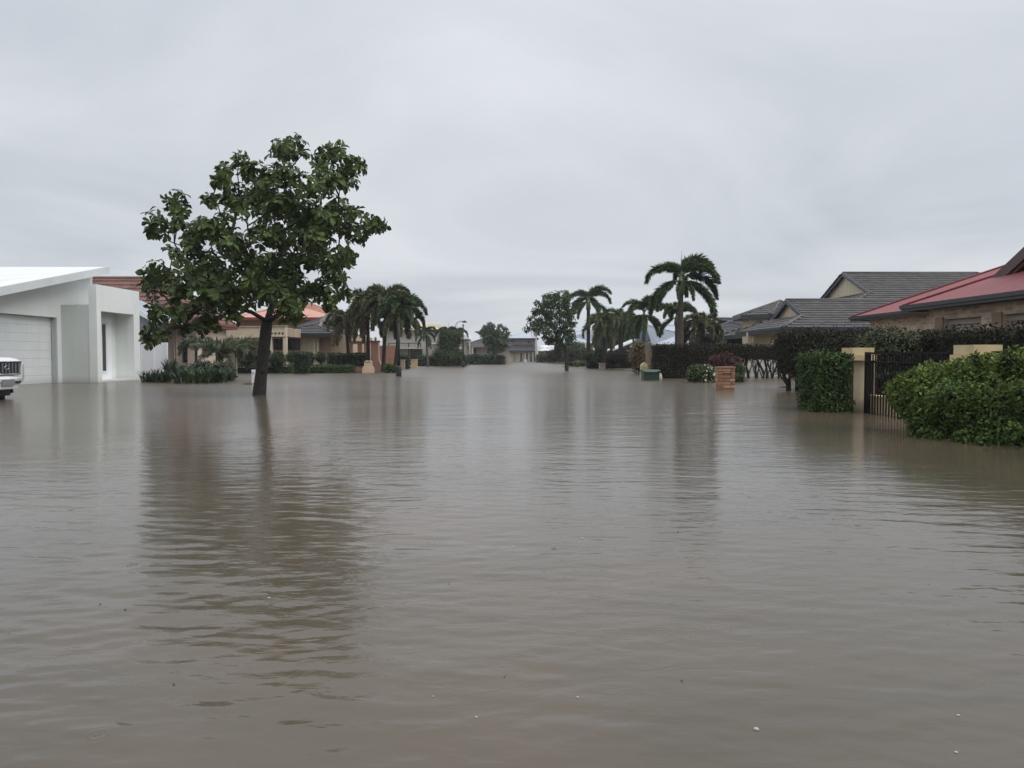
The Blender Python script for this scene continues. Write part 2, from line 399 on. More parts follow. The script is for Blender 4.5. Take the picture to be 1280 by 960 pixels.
def window(parent, face, c, a0, a1, z0, z1, frame=WHITE_BRIGHT, pane=GLASS, fw=.05, mull=0, name='window'):
    b = MB()
    def bx(u0, u1, za, zb, d0, d1, m):
        if face == '-y': b.box(u0, u1, c-d1, c-d0, za, zb, m)
        elif face == '+x': b.box(c+d0, c+d1, u0, u1, za, zb, m)
        else: b.box(c-d1, c-d0, u0, u1, za, zb, m)
    bx(a0, a0+fw, z0, z1, -.02, .035, frame); bx(a1-fw, a1, z0, z1, -.02, .035, frame)
    bx(a0+fw, a1-fw, z0, z0+fw, -.02, .035, frame); bx(a0+fw, a1-fw, z1-fw, z1, -.02, .035, frame)
    for i in range(mull):
        u = a0+(a1-a0)*(i+1)/(mull+1); bx(u-fw/3, u+fw/3, z0+fw, z1-fw, -.02, .03, frame)
    w = b.build(name, parent)
    b = MB(); bx(a0+fw, a1-fw, z0+fw, z1-fw, -.01, .01, pane); b.build('pane', w)
    return w

# ---- foliage (numpy)
LEAF4 = (np.array([(0,0,0),(-.5,.42,.12),(0,.5,0),(.5,.42,.12),(0,1,-.14)]), [(0,3,2),(0,2,1),(1,2,4),(2,3,4)])
LEAFO = (np.array([(0,0,0),(-.30,.35,.07),(-.5,.72,.08),(0,.62,0),(.30,.35,.07),(.5,.72,.08),(0,1,-.12)]), [(0,3,1),(1,3,2),(0,4,3),(4,5,3),(2,3,6),(3,5,6)])
LEAF2 = (np.array([(0,0,0),(-.5,.5,.06),(0,1,-.05),(.5,.5,.06)]), [(0,3,2,1)])
BLADE = (np.array([(-.5,0,0),(.5,0,0),(-.55,.5,.0),(.55,.5,.0),(0,1,-.08)]), [(0,1,3,2),(2,3,4)])
def norm(a): return a/np.maximum(np.linalg.norm(a, axis=-1, keepdims=True), 1e-9)
def leaves_arrays(tmpl, pos, axis, nrm, length, width):
    T, F = tmpl; axis = norm(axis); side = norm(np.cross(axis, nrm)); nr = np.cross(side, axis)
    V = pos[:, None, :]+(T[None, :, 0:1]*width[:, None, None])*side[:, None, :]+(T[None, :, 1:2]*length[:, None, None])*axis[:, None, :]+(T[None, :, 2:3]*length[:, None, None])*nr[:, None, :]
    return V.reshape(-1, 3), F, len(T), len(pos)
def leaf_mesh(name, sets, parent=None, extra=None, **kw):
    """sets: list of (arrays, material); extra: an MB joined in (woody core, inner shade in its colour)"""
    vs = []; loops = []; starts = []; mids = []; mats = []; off = 0; ls = 0; smooth = []
    for (V, F, nv, n), m in sets:
        if m not in mats: mats.append(m)
        k = mats.index(m)
        vs.append(V); base = np.arange(n)*nv+off
        for f in F:
            idx = base[:, None]+np.array(f)[None, :]
            loops.append(idx.reshape(-1)); starts.append(ls+np.arange(n)*len(f)); ls += n*len(f); mids.append(np.full(n, k)); smooth.append(np.zeros(n, bool))
        off += len(V)
    if extra is not None and extra.v:
        V = np.array(extra.v); vs.append(V)
        for f, mi, sm in zip(extra.f, extra.m, extra.sm):
            m = extra.mats[mi]
            if m not in mats: mats.append(m)
            loops.append(np.array(f)+off); starts.append(np.array([ls])); ls += len(f); mids.append(np.array([mats.index(m)])); smooth.append(np.array([sm]))
        off += len(V)
    V = np.concatenate(vs); L = np.concatenate(loops).astype(np.int32); st = np.concatenate(starts).astype(np.int32); md = np.concatenate(mids).astype(np.int32)
    me = bpy.data.meshes.new(name); me.vertices.add(len(V)); me.vertices.foreach_set('co', V.astype(np.float32).reshape(-1))
    me.loops.add(len(L)); me.loops.foreach_set('vertex_index', L); me.polygons.add(len(st)); me.polygons.foreach_set('loop_start', st)
    for m in mats: me.materials.append(m)
    me.polygons.foreach_set('material_index', md); me.polygons.foreach_set('use_smooth', np.concatenate(smooth)); me.update(calc_edges=True); me.validate()
    o = bpy.data.objects.new(name, me); C.objects.link(o)
    if parent is not None: adopt(o, parent)
    if kw: tag(o, **kw)
    return o
def rand_dirs(n):
    return norm(rng.normal(size=(n, 3)))
def lump(b, c, r, m, seed=0, n=12, k=7, amp=.18):
    """an uneven rounded woody core"""
    rg = random.Random(seed); vs = []; c = Vector(c)
    for i in range(k+1):
        t = math.pi*i/k
        for j in range(n):
            p = 2*math.pi*j/n; q = 1+rg.uniform(-amp, amp)
            vs.append(c+Vector((r[0]*math.sin(t)*math.cos(p)*q, r[1]*math.sin(t)*math.sin(p)*q, r[2]*math.cos(t)*q)))
    fs = []
    for i in range(k):
        for j in range(n): j2 = (j+1) % n; fs.append((i*n+j, (i+1)*n+j, (i+1)*n+j2, i*n+j2))
    b.add(vs, fs, m, True)
def blob_leaves(blobs, density, L, mat_, tmpl=LEAF4, wid=.5, inner=.25, zmin=-.05, up=.35):
    """leaf clusters on uneven ellipsoid blobs: (centre, radii)"""
    out_p = []; out_n = []
    for c, r in blobs:
        r = np.array(r); area = 4*math.pi*((r[0]*r[1])**1.6/3+(r[0]*r[2])**1.6/3+(r[1]*r[2])**1.6/3)**(1/1.6)
        n = max(12, int(area*density)); d = rand_dirs(n)
        rad = 1-inner*rng.random(n)**1.5+rng.normal(size=n)*.07
        bump = 1+.10*np.sin(d[:, 0]*5+c[0]*3)*np.cos(d[:, 2]*6+c[2]*5)+.08*np.sin(d[:, 1]*7+d[:, 2]*4)
        out_p.append(np.array(c)+d*r*(rad*bump)[:, None]); out_n.append(norm(d/r))
    P = np.concatenate(out_p); N = np.concatenate(out_n)
    ok = P[:, 2] > zmin; P, N = P[ok], N[ok]; n = len(P)
    tang = norm(np.cross(N, rand_dirs(n))); ax = norm(N*.55+tang*.8+np.array([0, 0, up])*.5)
    nr = norm(N+rand_dirs(n)*.6+np.array([0, 0, .4]))
    l = L*(.65+.7*rng.random(n))
    return leaves_arrays(tmpl, P, ax, nr, l, l*wid), mat_
def box_leaves(x0, x1, y0, y1, z0, z1, density, L, mat_, rough=.06, tmpl=LEAF4, wid=.5, sides=True):
    A = [('x', x0, -1, (y1-y0)*(z1-z0)), ('x', x1, 1, (y1-y0)*(z1-z0)), ('y', y0, -1, (x1-x0)*(z1-z0)), ('y', y1, 1, (x1-x0)*(z1-z0)), ('z', z1, 1, (x1-x0)*(y1-y0)), ('z', z0, -1, (x1-x0)*(y1-y0)*.3)]
    Ps = []; Ns = []
    for ax, c, sg, area in A:
        n = max(4, int(area*density)); u = rng.random((n, 3))
        p = np.stack([x0+(x1-x0)*u[:, 0], y0+(y1-y0)*u[:, 1], z0+(z1-z0)*u[:, 2]], 1); i = 'xyz'.index(ax)
        wob = .5*np.sin(p[:, 0]*3.1+p[:, 2]*4.3)+.5*np.sin(p[:, 1]*3.7+p[:, 2]*2.9+p[:, 0]*1.7)
        p[:, i] = c+sg*(rng.normal(size=n)*rough*.6+wob*rough-rough*.5)
        nn_ = np.zeros((n, 3)); nn_[:, i] = sg; Ps.append(p); Ns.append(nn_)
    P = np.concatenate(Ps); N = np.concatenate(Ns); n = len(P)
    tang = norm(np.cross(N, rand_dirs(n))); ax = norm(N*.6+tang*.8+np.array([0, 0, .25])); nr = norm(N+rand_dirs(n)*.6+np.array([0, 0, .3]))
    l = L*(.65+.7*rng.random(n))
    return leaves_arrays(tmpl, P, ax, nr, l, l*wid), mat_

# ------------------------------------------------------------------ setting: ground and flood water
def make_ground():
    xs = sorted(set(list(np.linspace(-70, 70, 36))+[-1500, -600, -200, 200, 600, 1500])); ys = sorted(set(list(np.linspace(-30, 180, 43))+[-1200, -300, 300, 700, 1800]))
    vs = []; fs = []
    for y in ys:
        for x in xs:
            e = max(0., abs(x-1)-22)/14; e = max(e, (y-128)/14 if abs(x) < 60 else 0); e = min(1., max(0., e))
            if y < -20: e = 0
            vs.append((x, y, -.55+.75*e+random.uniform(-.02, .02)))
    k = len(xs)
    for j in range(len(ys)-1):
        for i in range(k-1): fs.append((j*k+i, j*k+i+1, (j+1)*k+i+1, (j+1)*k+i))
    b = MB(); b.add(vs, fs, mat('wet_lawn', (.05, .07, .03), .9, .3, .6, .3), True)
    b.build('ground', kind='structure')
make_ground()

def water_material():
    m = bpy.data.materials.new('muddy_flood_water'); m.use_nodes = True; t = m.node_tree; b = t.nodes['Principled BSDF']; L = t.links.new
    b.inputs['IOR'].default_value = 1.47; b.inputs['Roughness'].default_value = .11; b.inputs['Specular IOR Level'].default_value = .5
    tcn = nn(t, 'ShaderNodeTexCoord')
    def noise(scale, sx, sy, detail=4, dist=0., rot=0., rough=.55):
        mp = nn(t, 'ShaderNodeMapping'); mp.inputs['Scale'].default_value = (sx, sy, 1); mp.inputs['Rotation'].default_value = (0, 0, rot)
        L(tcn.outputs['Object'], mp.inputs['Vector'])
        n = nn(t, 'ShaderNodeTexNoise'); n.inputs['Scale'].default_value = scale; n.inputs['Detail'].default_value = detail; n.inputs['Distortion'].default_value = dist; n.inputs['Roughness'].default_value = rough
        L(mp.outputs[0], n.inputs['Vector']); return n.outputs['Fac']
    def mth(op, a, c, clamp=False):
        n = nn(t, 'ShaderNodeMath', operation=op); n.use_clamp = clamp
        for i, q in enumerate((a, c)):
            if isinstance(q, (int, float)): n.inputs[i].default_value = q
            else: L(q, n.inputs[i])
        return n.outputs[0]
    def rng_(v, a, c, d, e):
        n = nn(t, 'ShaderNodeMapRange'); L(v, n.inputs['Value'])
        for k, q in zip(('From Min', 'From Max', 'To Min', 'To Max'), (a, c, d, e)): n.inputs[k].default_value = q
        return n.outputs[0]
    so = nn(t, 'ShaderNodeSeparateXYZ'); L(tcn.outputs['Object'], so.inputs[0])
    L(rng_(so.outputs['Y'], 5., 40., .125, .36), b.inputs['Roughness'])     # choppier farther up the open street
    # silt drifting in the water: slow brown and grey-green patches
    big = noise(.35, 1, .8, 5, 1.2)
    r = nn(t, 'ShaderNodeValToRGB'); L(big, r.inputs[0])
    r.color_ramp.elements[0].position = .35; r.color_ramp.elements[0].color = (.078, .066, .046, 1)
    r.color_ramp.elements[1].position = .65; r.color_ramp.elements[1].color = (.114, .086, .060, 1)
    L(r.outputs[0], b.inputs['Base Color'])
    # ripples: wind-blown, crests mostly across the street, calmer and rougher patches
    w1 = noise(2.6, .45, 1.0, 3, .6, R(8))
    w2 = noise(7.5, .40, 1.0, 3, .8, R(-10))
    w3 = noise(22., .55, 1.0, 2, .4, R(4))
    patch = rng_(noise(.22, 1, 1, 3, .8), .36, .64, .35, 1.0)
    h = mth('ADD', mth('MULTIPLY', w1, .004), mth('MULTIPLY', w2, .0052))
    h = mth('ADD', h, mth('MULTIPLY', w3, .0030))
    h = mth('MULTIPLY', mth('MULTIPLY', h, patch), rng_(so.outputs['Y'], 7., 40., 1., .35))
    # rain: small rings where drops have just fallen
    vo = nn(t, 'ShaderNodeTexVoronoi'); vo.inputs['Scale'].default_value = 4.5; L(tcn.outputs['Object'], vo.inputs['Vector'])
    ring = mth('SINE', mth('MULTIPLY', vo.outputs['Distance'], 85.), 0.)
    sc = nn(t, 'ShaderNodeSeparateColor'); L(vo.outputs['Color'], sc.inputs[0])
    on = mth('GREATER_THAN', sc.outputs[0], .72)
    fall = rng_(vo.outputs['Distance'], .0, .22, 1.0, 0.0)
    h = mth('ADD', h, mth('MULTIPLY', mth('MULTIPLY', ring, on), mth('MULTIPLY', mth('MULTIPLY', fall, fall), .0011)))
    bp = nn(t, 'ShaderNodeBump'); bp.inputs['Strength'].default_value = 1.0; bp.inputs['Distance'].default_value = 1.0
    L(h, bp.inputs['Height']); L(bp.outputs[0], b.inputs['Normal'])
    return m
WAVES = {}
def wh(x, y):
    '''height of the waves at a point, for what floats on them'''
    j = min(len(WAVES['ys'])-1, int(np.searchsorted(WAVES['ys'], y))); i = int(round((x/(WAVES['ys'][j]+.9)+.92)/1.84*(len(WAVES['us'])-1)))
    return float(WAVES['Z'][j, i]) if 0 <= i < len(WAVES['us']) else 0.
def make_water():
    """one sheet to the horizon; in the street its waves are real relief, finer where the sheet is finer"""
    ys = [.35]
    while ys[-1] < 95: ys.append(ys[-1]*1.0040+.0015)
    ys = np.array(ys); us = np.concatenate([np.linspace(-.92, .92, 381)]); U, Y = np.meshgrid(us, ys); X = U*(Y+.9)
    rg = np.random.default_rng(4); Z = np.zeros_like(X); cell = .0040*Y+.0015; cellx = (us[1]-us[0])*(Y+.9)
    for lam in np.geomspace(.050, 1.3, 84):
        th = rg.normal()*.42+R(90)+R(7); ph = rg.uniform(0, 6.283); kx, ky = 2*math.pi/lam*math.cos(th), 2*math.pi/lam*math.sin(th)
        eff = cell*abs(math.sin(th))+cellx*abs(math.cos(th)); att = np.clip((lam/eff-2.2)/3, 0, 1)
        sl = .0100*(1.40 if lam < .16 else .75 if lam < .3 else .42 if lam < .6 else .22)
        Z += att*sl*lam/(2*math.pi)*np.sin(kx*X+ky*Y+ph+.9*np.sin(X*.9+ph)+.7*np.sin(Y*.63+ph*2))
    # wind patches: livelier by the gate on the right and left of the middle, calmer down the middle lane
    pt = .46+.25*np.sin(X*.55+1.3+.4*np.sin(Y*.35))+.25*np.sin(Y*.47+X*.21+.8)+.16*np.sin(X*1.7-Y*.9)
    pt = np.clip(pt, .15, 1.15); pt *= .72+.55*np.clip((X-.8)/4, 0, 1)+.28*np.exp(-((X+2.4)/1.8)**2)
    edge = np.clip((.92-np.abs(U))/.08, 0, 1)*np.clip((95-Y)/25, 0, 1)*np.clip((Y-.35)/.3, 0, 1)
    Z *= pt*edge
    WAVES.update(us=us, ys=ys, Z=Z)
    ny, nx = X.shape; V = np.stack([X, Y, Z], -1).reshape(-1, 3)
    idx = np.arange(ny*nx).reshape(ny, nx); F = np.stack([idx[:-1, :-1], idx[:-1, 1:], idx[1:, 1:], idx[1:, :-1]], -1).reshape(-1, 4)
    L = list(map(int, idx[:, 0])); Rr = list(map(int, idx[:, -1])); n0 = len(V)
    ex = [(-1400, -1100, 0), (1400, -1100, 0), (1400, 1700, 0), (-1400, 1700, 0)]
    V = np.concatenate([V, np.array(ex, float)]); A, B_, C_, D_ = n0, n0+1, n0+2, n0+3
    polys = [[A, B_]+Rr[:1]+list(map(int, idx[0, ::-1]))[1:], [B_, C_]+Rr[::-1], [C_, D_]+list(map(int, idx[-1, :])), [D_, A]+L]
    me = bpy.data.meshes.new('water'); ls = F.shape[0]*4; flat = np.concatenate([F.reshape(-1)]+[np.array(p) for p in polys]).astype(np.int32)
    st = list(np.arange(F.shape[0])*4)
    for p in polys: st.append(ls); ls += len(p)
    me.vertices.add(len(V)); me.vertices.foreach_set('co', V.astype(np.float32).reshape(-1)); me.loops.add(len(flat)); me.loops.foreach_set('vertex_index', flat)
    me.polygons.add(len(st)); me.polygons.foreach_set('loop_start', np.array(st, dtype=np.int32)); me.materials.append(water_material())
    sm = np.ones(len(st), bool); sm[-4:] = False; me.polygons.foreach_set('use_smooth', sm); me.update(calc_edges=True); me.validate()
    o = bpy.data.objects.new('water', me); C.objects.link(o); tag(o, kind='structure')
make_water()

# ------------------------------------------------------------------ white house on the left
def white_house():
    h = thing('white_house', (-18, 23, 0), 'white rendered modern house with skillion roof and wide garage door', 'house')
    k = .214; FX = -14.8
    rz = lambda y: 3.99-k*(27.05-y)
    def main(b):
        b.wall('+x', FX, 17.6, 27.2, -.5, 2.35, .30, [(20.2, 25.05, -.6, 2.12)], WHITE)
        b.prism([(FX, 17.6, 2.35), (FX, 27.2, 2.35), (FX, 27.2, rz(27.2)-.2), (FX, 17.6, max(2.36, rz(17.6)-.2))], (-.3, 0, 0), WHITE)
        b.box(-24, FX-.3, 17.6, 17.9, -.5, rz(17.6)-.16, WHITE)
        b.prism([(FX-.3, 26.9, -.5), (-24, 26.9, -.5), (-24, 26.9, rz(26.9)-.2), (FX-.3, 26.9, rz(26.9)-.2)], (0, .3, 0), WHITE)
        b.box(-24.3, -24, 17.6, 27.2, -.5, 1.9, WHITE)
    part('wall', h, main)
    rf = part('roof', h, lambda b: b.prism([(-14.15, 14, rz(14)), (-14.15, 27.05, rz(27.05)), (-25, 27.05, rz(27.05)), (-25, 14, rz(14))], (0, 0, -.10), WHITE_ROOF))
    def fas(b):
        a, c = Vector((-14.13, 14, rz(14)-.10)), Vector((-14.13, 27.08, rz(27.08)-.10)); b.beam(a, c, .05, .24, mat('pale_grey_fascia', (.62, .65, .66), .45, .04, 2))
        b.box(-25, -14.16, 27.06, 27.1, rz(27.05)-.22, rz(27.05)+.0, WHITE_BRIGHT)
    part('fascia', rf, fas)
    gd = part('garage_door', h, lambda b: b.box(FX-.24, FX-.20, 20.2, 25.05, -.5, 2.12, WHITE_DOOR))
    pz = np.linspace(-.28, 2.10, 10)
    for i in range(9):
        def pan(b, i=i):
            z0, z1 = pz[i]+.002, pz[i+1]
            b.prism([(FX-.195, 20.24, z0), (FX-.185, 20.24, z0+.010), (FX-.185, 20.24, z1-.010), (FX-.195, 20.24, z1)], (0, 4.77, 0), WHITE_DOOR)
        part('panel', gd, pan)
    for ya in (25.0, 20.202): boxp('door_jamb', h, FX-.17, FX-.02, ya, ya+.046, -.5, 2.118, mat('grey_jamb', (.45, .47, .47), .5, .05, 3))
    # porch: a free-standing portal and the low wall beside it
    PX = -13.62; y0, y1 = 25.25, 28.15
    def portal(b):
        b.wall('+x', PX, y0, y1, -.5, 3.22, .26, [(25.52, 27.72, .06, 2.36)], WHITE)
    po = part('porch_portal', h, portal)
    part('side_wall', h, lambda b: b.box(FX, PX-.262, y0+.02, y0+.22, -.5, 2.55, mat('shaded_white_render', (.60, .635, .61), .6, .05, .7, .06, streak=.04, tide=.2)))  # same white render, darkened in colour because this face is turned from the light
    def porch_walls(b):
        b.box(-14.45, -14.30, 25.47, 28.1, -.5, 2.6, WHITE); b.box(-14.30, PX-.262, 27.74, 28.0, -.5, 2.6, WHITE)
        b.box(-14.30, PX-.262, 25.47, 27.74, 2.40, 2.55, WHITE); b.box(-14.30, PX-.262, 25.47, 27.74, -.5, .058, WHITE)
        b.box(-20, -14.9, 27.21, 29.5, -.5, 2.4, WHITE)
    part('porch_wall', h, porch_walls)
    d = part('front_door', h, lambda b: b.box(-14.297, -14.24, 26.15, 27.35, .06, 2.2, WHITE_BRIGHT))
    part('glass_panel', d, lambda b: b.box(-14.238, -14.228, 26.68, 26.92, .35, 1.98, GLASS))
    def trim(b):
        for ya, yb in ((26.62, 26.68), (26.92, 26.98)): b.box(-14.24, -14.215, ya, yb, .29, 2.04, WHITE_DOOR)
        for za, zb in ((.29, .35), (1.98, 2.04)): b.box(-14.24, -14.215, 26.68, 26.92, za, zb, WHITE_DOOR)
    part('glass_trim', d, trim)
    part('handle', d, lambda b: b.tube([(-14.19, 26.5, .85), (-14.19, 26.5, 1.25)], .015, CHROME, 6))
    # rear wing with a roof falling to the street
    part('rear_wing_wall', h, lambda b: b.box(-20, -15.72, 33.3, 35.0, -.5, 2.55, GREYBLUE))
    rw = part('rear_wing_roof', h, lambda b: b.prism([(-17, 32.8, 3.41), (-15.08, 32.8, 2.40), (-15.08, 32.8, 2.32), (-17, 32.8, 3.33)], (0, 2.6, 0), GREYBLUE))
    part('barge_board', rw, lambda b: b.beam((-17, 32.77, 3.33), (-15.08, 32.77, 2.32), .05, .2, WHITE_BRIGHT))
white_house()

# white garden fence behind the porch
f = thing('garden_fence', (-15.7, 33.2, 0), 'bright white panel fence between white house and pink beige house', 'fence')
boxp('panel', f, X_(176, 33.2), X_(191.5, 33.2), 33.2, 33.25, -.5, Z_(428, 33.2), WHITE_BRIGHT)
boxp('panel', f, X_(192.2, 33.2), X_(208, 33.2), 33.2, 33.25, -.5, Z_(428.5, 33.2), WHITE_BRIGHT)
for q in (176, 191.8, 208): boxp('post', f, X_(q, 33.2)-.04, X_(q, 33.2)+.04, 33.17, 33.28, -.5, Z_(427.5, 33.2), WHITE_BRIGHT)

# ------------------------------------------------------------------ houses along the left side
h = thing('tiled_house', (-20, 41, 0), 'pink beige house with brown red tiled hip roof behind white house', 'house')
boxp('wall', h, -26, X_(246, 36.5), 36.5, 40.3, -.5, 2.45, PINKISH)
roof(h, -29, X_(249, 36), 35.8, 41.0, 2.45, .88, 'x', 0, None, TILE_RED, fascia=FASCIA_RD, gable_m=PINKISH)
window(h, '-y', 36.5, X_(228.5, 36.5), X_(234.5, 36.5), .55, Z_(420, 36.5), frame=DARK)
for q in (218, 221): part('downpipe', h, lambda b, q=q: b.tube([(X_(q, 36.45), 36.44, -.5), (X_(q, 36.45), 36.44, 2.4)], .03, PINKISH, 8))

h = thing('parapet_house', (X_(330, 47), 47, 0), 'cream house with square-holed porch parapet and dark hip roof', 'house')
Yp = 43.0
def porch(b):
    z0, z1 = Z_(422, Yp), Z_(409, Yp)
    b.box(X_(250, Yp), X_(337.5, Yp), Yp, Yp+3, z0, z1, CREAM2)
    hx = [X_(q, Yp) for q in (341, 345.6, 350.2, 354.6)]
    b.wall('-y', Yp-.15, X_(337.6, Yp), X_(358.5, Yp), Z_(421, Yp), Z_(408.2, Yp), .30, [(q-.06, q+.06, Z_(418.2, Yp), Z_(415.6, Yp)) for q in hx], CREAM2)
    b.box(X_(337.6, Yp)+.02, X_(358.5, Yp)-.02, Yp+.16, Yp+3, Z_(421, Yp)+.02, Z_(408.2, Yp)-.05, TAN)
pp = part('porch_parapet', h, porch)
part('coping', pp, lambda b: (b.box(X_(249, Yp), X_(337.5, Yp), Yp-.06, Yp+3.05, Z_(409, Yp), Z_(407.6, Yp), TAN), b.box(X_(336.8, Yp), X_(359.3, Yp), Yp-.22, Yp+.24, Z_(408.2, Yp), Z_(406.9, Yp), TAN)))
for q in (303, 338.6, 356.8): boxp('porch_column', h, X_(q, Yp)-.1, X_(q, Yp)+.1, Yp-.1, Yp+.12, -.5, Z_(421.5, Yp), CREAM2)
boxp('porch_wall', h, X_(250, 46.2), X_(358, 46.2), 46.2, 46.4, -.5, 2.1, CREAM)
window(h, '-y', 46.2, X_(340, 46.2), X_(353.5, 46.2), Z_(437, 46.2), Z_(423, 46.2), frame=DARK, mull=2)
Yw = 46.6
boxp('wall', h, X_(358.2, Yw), X_(394, Yw), Yw, Yw+8, -.5, 2.2, CREAM)
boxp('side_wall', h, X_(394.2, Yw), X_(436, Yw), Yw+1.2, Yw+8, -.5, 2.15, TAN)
window(h, '-y', Yw, X_(359.5, Yw), X_(375.5, Yw), Z_(438, Yw), Z_(424, Yw), frame=DARK, mull=2)
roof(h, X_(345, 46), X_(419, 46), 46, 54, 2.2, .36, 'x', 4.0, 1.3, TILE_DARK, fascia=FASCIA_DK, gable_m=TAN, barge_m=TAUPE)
for q in (393, 397.5): part('downpipe', h, lambda b, q=q: b.tube([(X_(q, 46.4), 46.4, -.5), (X_(q, 46.4), 46.4, 2.1)], .04, CREAM2, 8))

h = thing('orange_roof_house', (X_(350, 66), 66, 0), 'two-storey house with salmon orange metal roof behind cream house', 'house')
boxp('wall', h, X_(296, 64.5), X_(414, 64.5), 64.5, 74, -.3, 4.05, mat('brick_red_wall', (.32, .15, .10), .8, .12, 1.5))
roof(h, X_(284, 63.6), X_(425, 63.6), 63.6, 75, 4.05, .27, 'x', None, None, ORANGE_STEEL, 'steel', fascia=FASCIA_RD)
for q in (402, 408): window(h, '-y', 64.5, X_(q-2, 64.5), X_(q+2, 64.5), 2.4, 3.5, frame=CREAM2)

h = thing('cream_house', (X_(528, 86), 86, 0), 'pale two-storey house with cream metal roof and dark balcony rail', 'house')
Yc = 84.
boxp('wall', h, X_(478, Yc), X_(562, Yc), Yc, Yc+9, -.4, Z_(413, Yc), PALE)
roof(h, X_(476, Yc-.8), X_(564, Yc-.8), Yc-.8, Yc+10, Z_(412.4, Yc), .17, 'x', None, None, CREAM_STEEL, 'steel', fascia=TAUPE)
for q0, q1 in ((511, 515), (516.5, 519), (543, 546), (548, 551)): window(h, '-y', Yc, X_(q0, Yc), X_(q1, Yc), Z_(423, Yc), Z_(415, Yc), mull=1)
gd = boxp('garage_door', h, X_(513, Yc), X_(528, Yc), Yc-.06, Yc+.0, -.4, Z_(436, Yc), DARK)
for q in (436.6, 439.5, 442.5): boxp('panel', gd, X_(513, Yc), X_(528, Yc), Yc-.09, Yc-.061, Z_(q+2.4, Yc), Z_(q, Yc), mat('charcoal_panel', (.06, .065, .065), .5, .1, 2))
def bal(b):
    Yb = Yc-1.6
    b.box(X_(486, Yb), X_(526, Yb), Yb, Yc-.01, Z_(436, Yb), Z_(434.3, Yb), PALE)
part('balcony', h, bal)
def rail(b):
    Yb = Yc-1.55
    b.beam((X_(486, Yb), Yb, Z_(429, Yb)), (X_(526, Yb), Yb, Z_(429, Yb)), .06, .07, BLACK)
    for q in np.linspace(486, 526, 26): b.beam((X_(q, Yb), Yb, Z_(434.3, Yb)), (X_(q, Yb), Yb, Z_(429, Yb)), .025, .025, BLACK)
    for q in (486, 498, 511, 526): b.beam((X_(q, Yb), Yb, -.4), (X_(q, Yb), Yb, Z_(429, Yb)), .09, .09, BLACK)
part('balcony_rail', h, rail)
boxp('awning', h, X_(541, Yc), X_(553, Yc), Yc-1.2, Yc-.01, Z_(430, Yc), Z_(429.2, Yc), WHITE_BRIGHT)

h = thing('dark_roof_house', (X_(608, 98), 98, 0), 'taupe house with dark grey tiled roof behind the round tree', 'house')
Yd = 97.
boxp('wall', h, X_(584, Yd), X_(636, Yd), Yd, Yd+9, -.4, Z_(431, Yd), mat('mauve_wall', (.40, .35, .33), .8, .1, 1.5))
roof(h, X_(581, Yd-.7), X_(640, Yd-.7), Yd-.7, Yd+9, Z_(431, Yd), .36, 'x', None, None, TILE_DARK, fascia=TAUPE, tw=.4, tl=.45, gable_m=PALE)
boxp('verandah_roof', h, X_(590, Yd-2), X_(604, Yd-2), Yd-2, Yd-.75, Z_(434, Yd), Z_(432.4, Yd), TAUPE)
for q in (587.2, 590.5): boxp('porch_column', h, X_(q, Yd-1.9)-.1, X_(q, Yd-1.9)+.1, Yd-1.95, Yd-1.75, -.4, Z_(428 if q < 588 else 434, Yd), PALE)
window(h, '-y', Yd, X_(592.5, Yd), X_(595, Yd), -.1, Z_(436, Yd), frame=DARK)

h = thing('small_white_gable_house', (X_(583, 110), 110, 0), 'little white gabled end showing beside street lamp and dark roof', 'house')
boxp('wall', h, X_(576, 110), X_(586, 110), 110, 116, -.4, Z_(424, 110), TAUPE)
part('roof', h, lambda b: b.prism([(X_(574, 109.5), 109.5, Z_(424, 110)), (X_(587, 109.5), 109.5, Z_(424, 110)), (X_(585.5, 109.5), 109.5, Z_(418.8, 110)), (X_(576, 109.5), 109.5, Z_(418.8, 110))], (0, 7, 0), WHITE_BRIGHT))

h = thing('two_storey_house', (X_(650, 122), 122, 0), 'grey two-storey house at the street end with blue-grey metal roof', 'house')
Yg = 121.
boxp('upper_wall', h, X_(634, Yg+1.5), X_(669, Yg+1.5), Yg+1.5, Yg+9, 2.0, Z_(423, Yg), TAUPE)
roof(h, X_(628, Yg+.8), X_(673, Yg+.8), Yg+.8, Yg+10, Z_(422.6, Yg), .27, 'x', None, 1.0, BLUE_STEEL, 'steel', fascia=FASCIA_DK, gable_m=TAUPE, fh=.25)
for q in (640, 661): window(h, '-y', Yg+1.5, X_(q-1.1, Yg), X_(q+1.1, Yg), Z_(428.6, Yg), Z_(424.6, Yg), frame=DARK)
boxp('lower_wall', h, X_(628, Yg), X_(656, Yg), Yg, Yg+8, -.4, 1.75, CREAM2)
def low_roof(b):
    a = [(X_(622, Yg-.8), Yg-.8, 1.72), (X_(669, Yg-.8), Yg-.8, 1.72), (X_(668, Yg+1.4), Yg+1.48, Z_(430.6, Yg)), (X_(630, Yg+1.4), Yg+1.48, Z_(430.6, Yg))]
    b.prism(a, (0, 0, -.08), TILE_DARK)
lr = part('lower_roof', h, low_roof)
boxp('fascia', lr, X_(622, Yg-.8), X_(669, Yg-.8), Yg-.85, Yg-.805, 1.52, 1.74, FASCIA_DK)
boxp('chimney', h, X_(669.3, Yg), X_(671.3, Yg), Yg+.2, Yg+.5, -.4, Z_(414.5, Yg), PALE)
for q0, q1, m_ in ((631, 639, CREAM), (641, 644.5, TAN), (645.5, 648, PALE), (650.5, 652.2, DARK)):
    boxp('door_panel', h, X_(q0, Yg), X_(q1, Yg), Yg-.08, Yg-.005, -.4, 1.35, m_)
for q in (656.5, 661, 666): boxp('carport_post', h, X_(q, Yg)-.09, X_(q, Yg)+.09, Yg-.6, Yg-.42, -.4, 1.6, PALE)
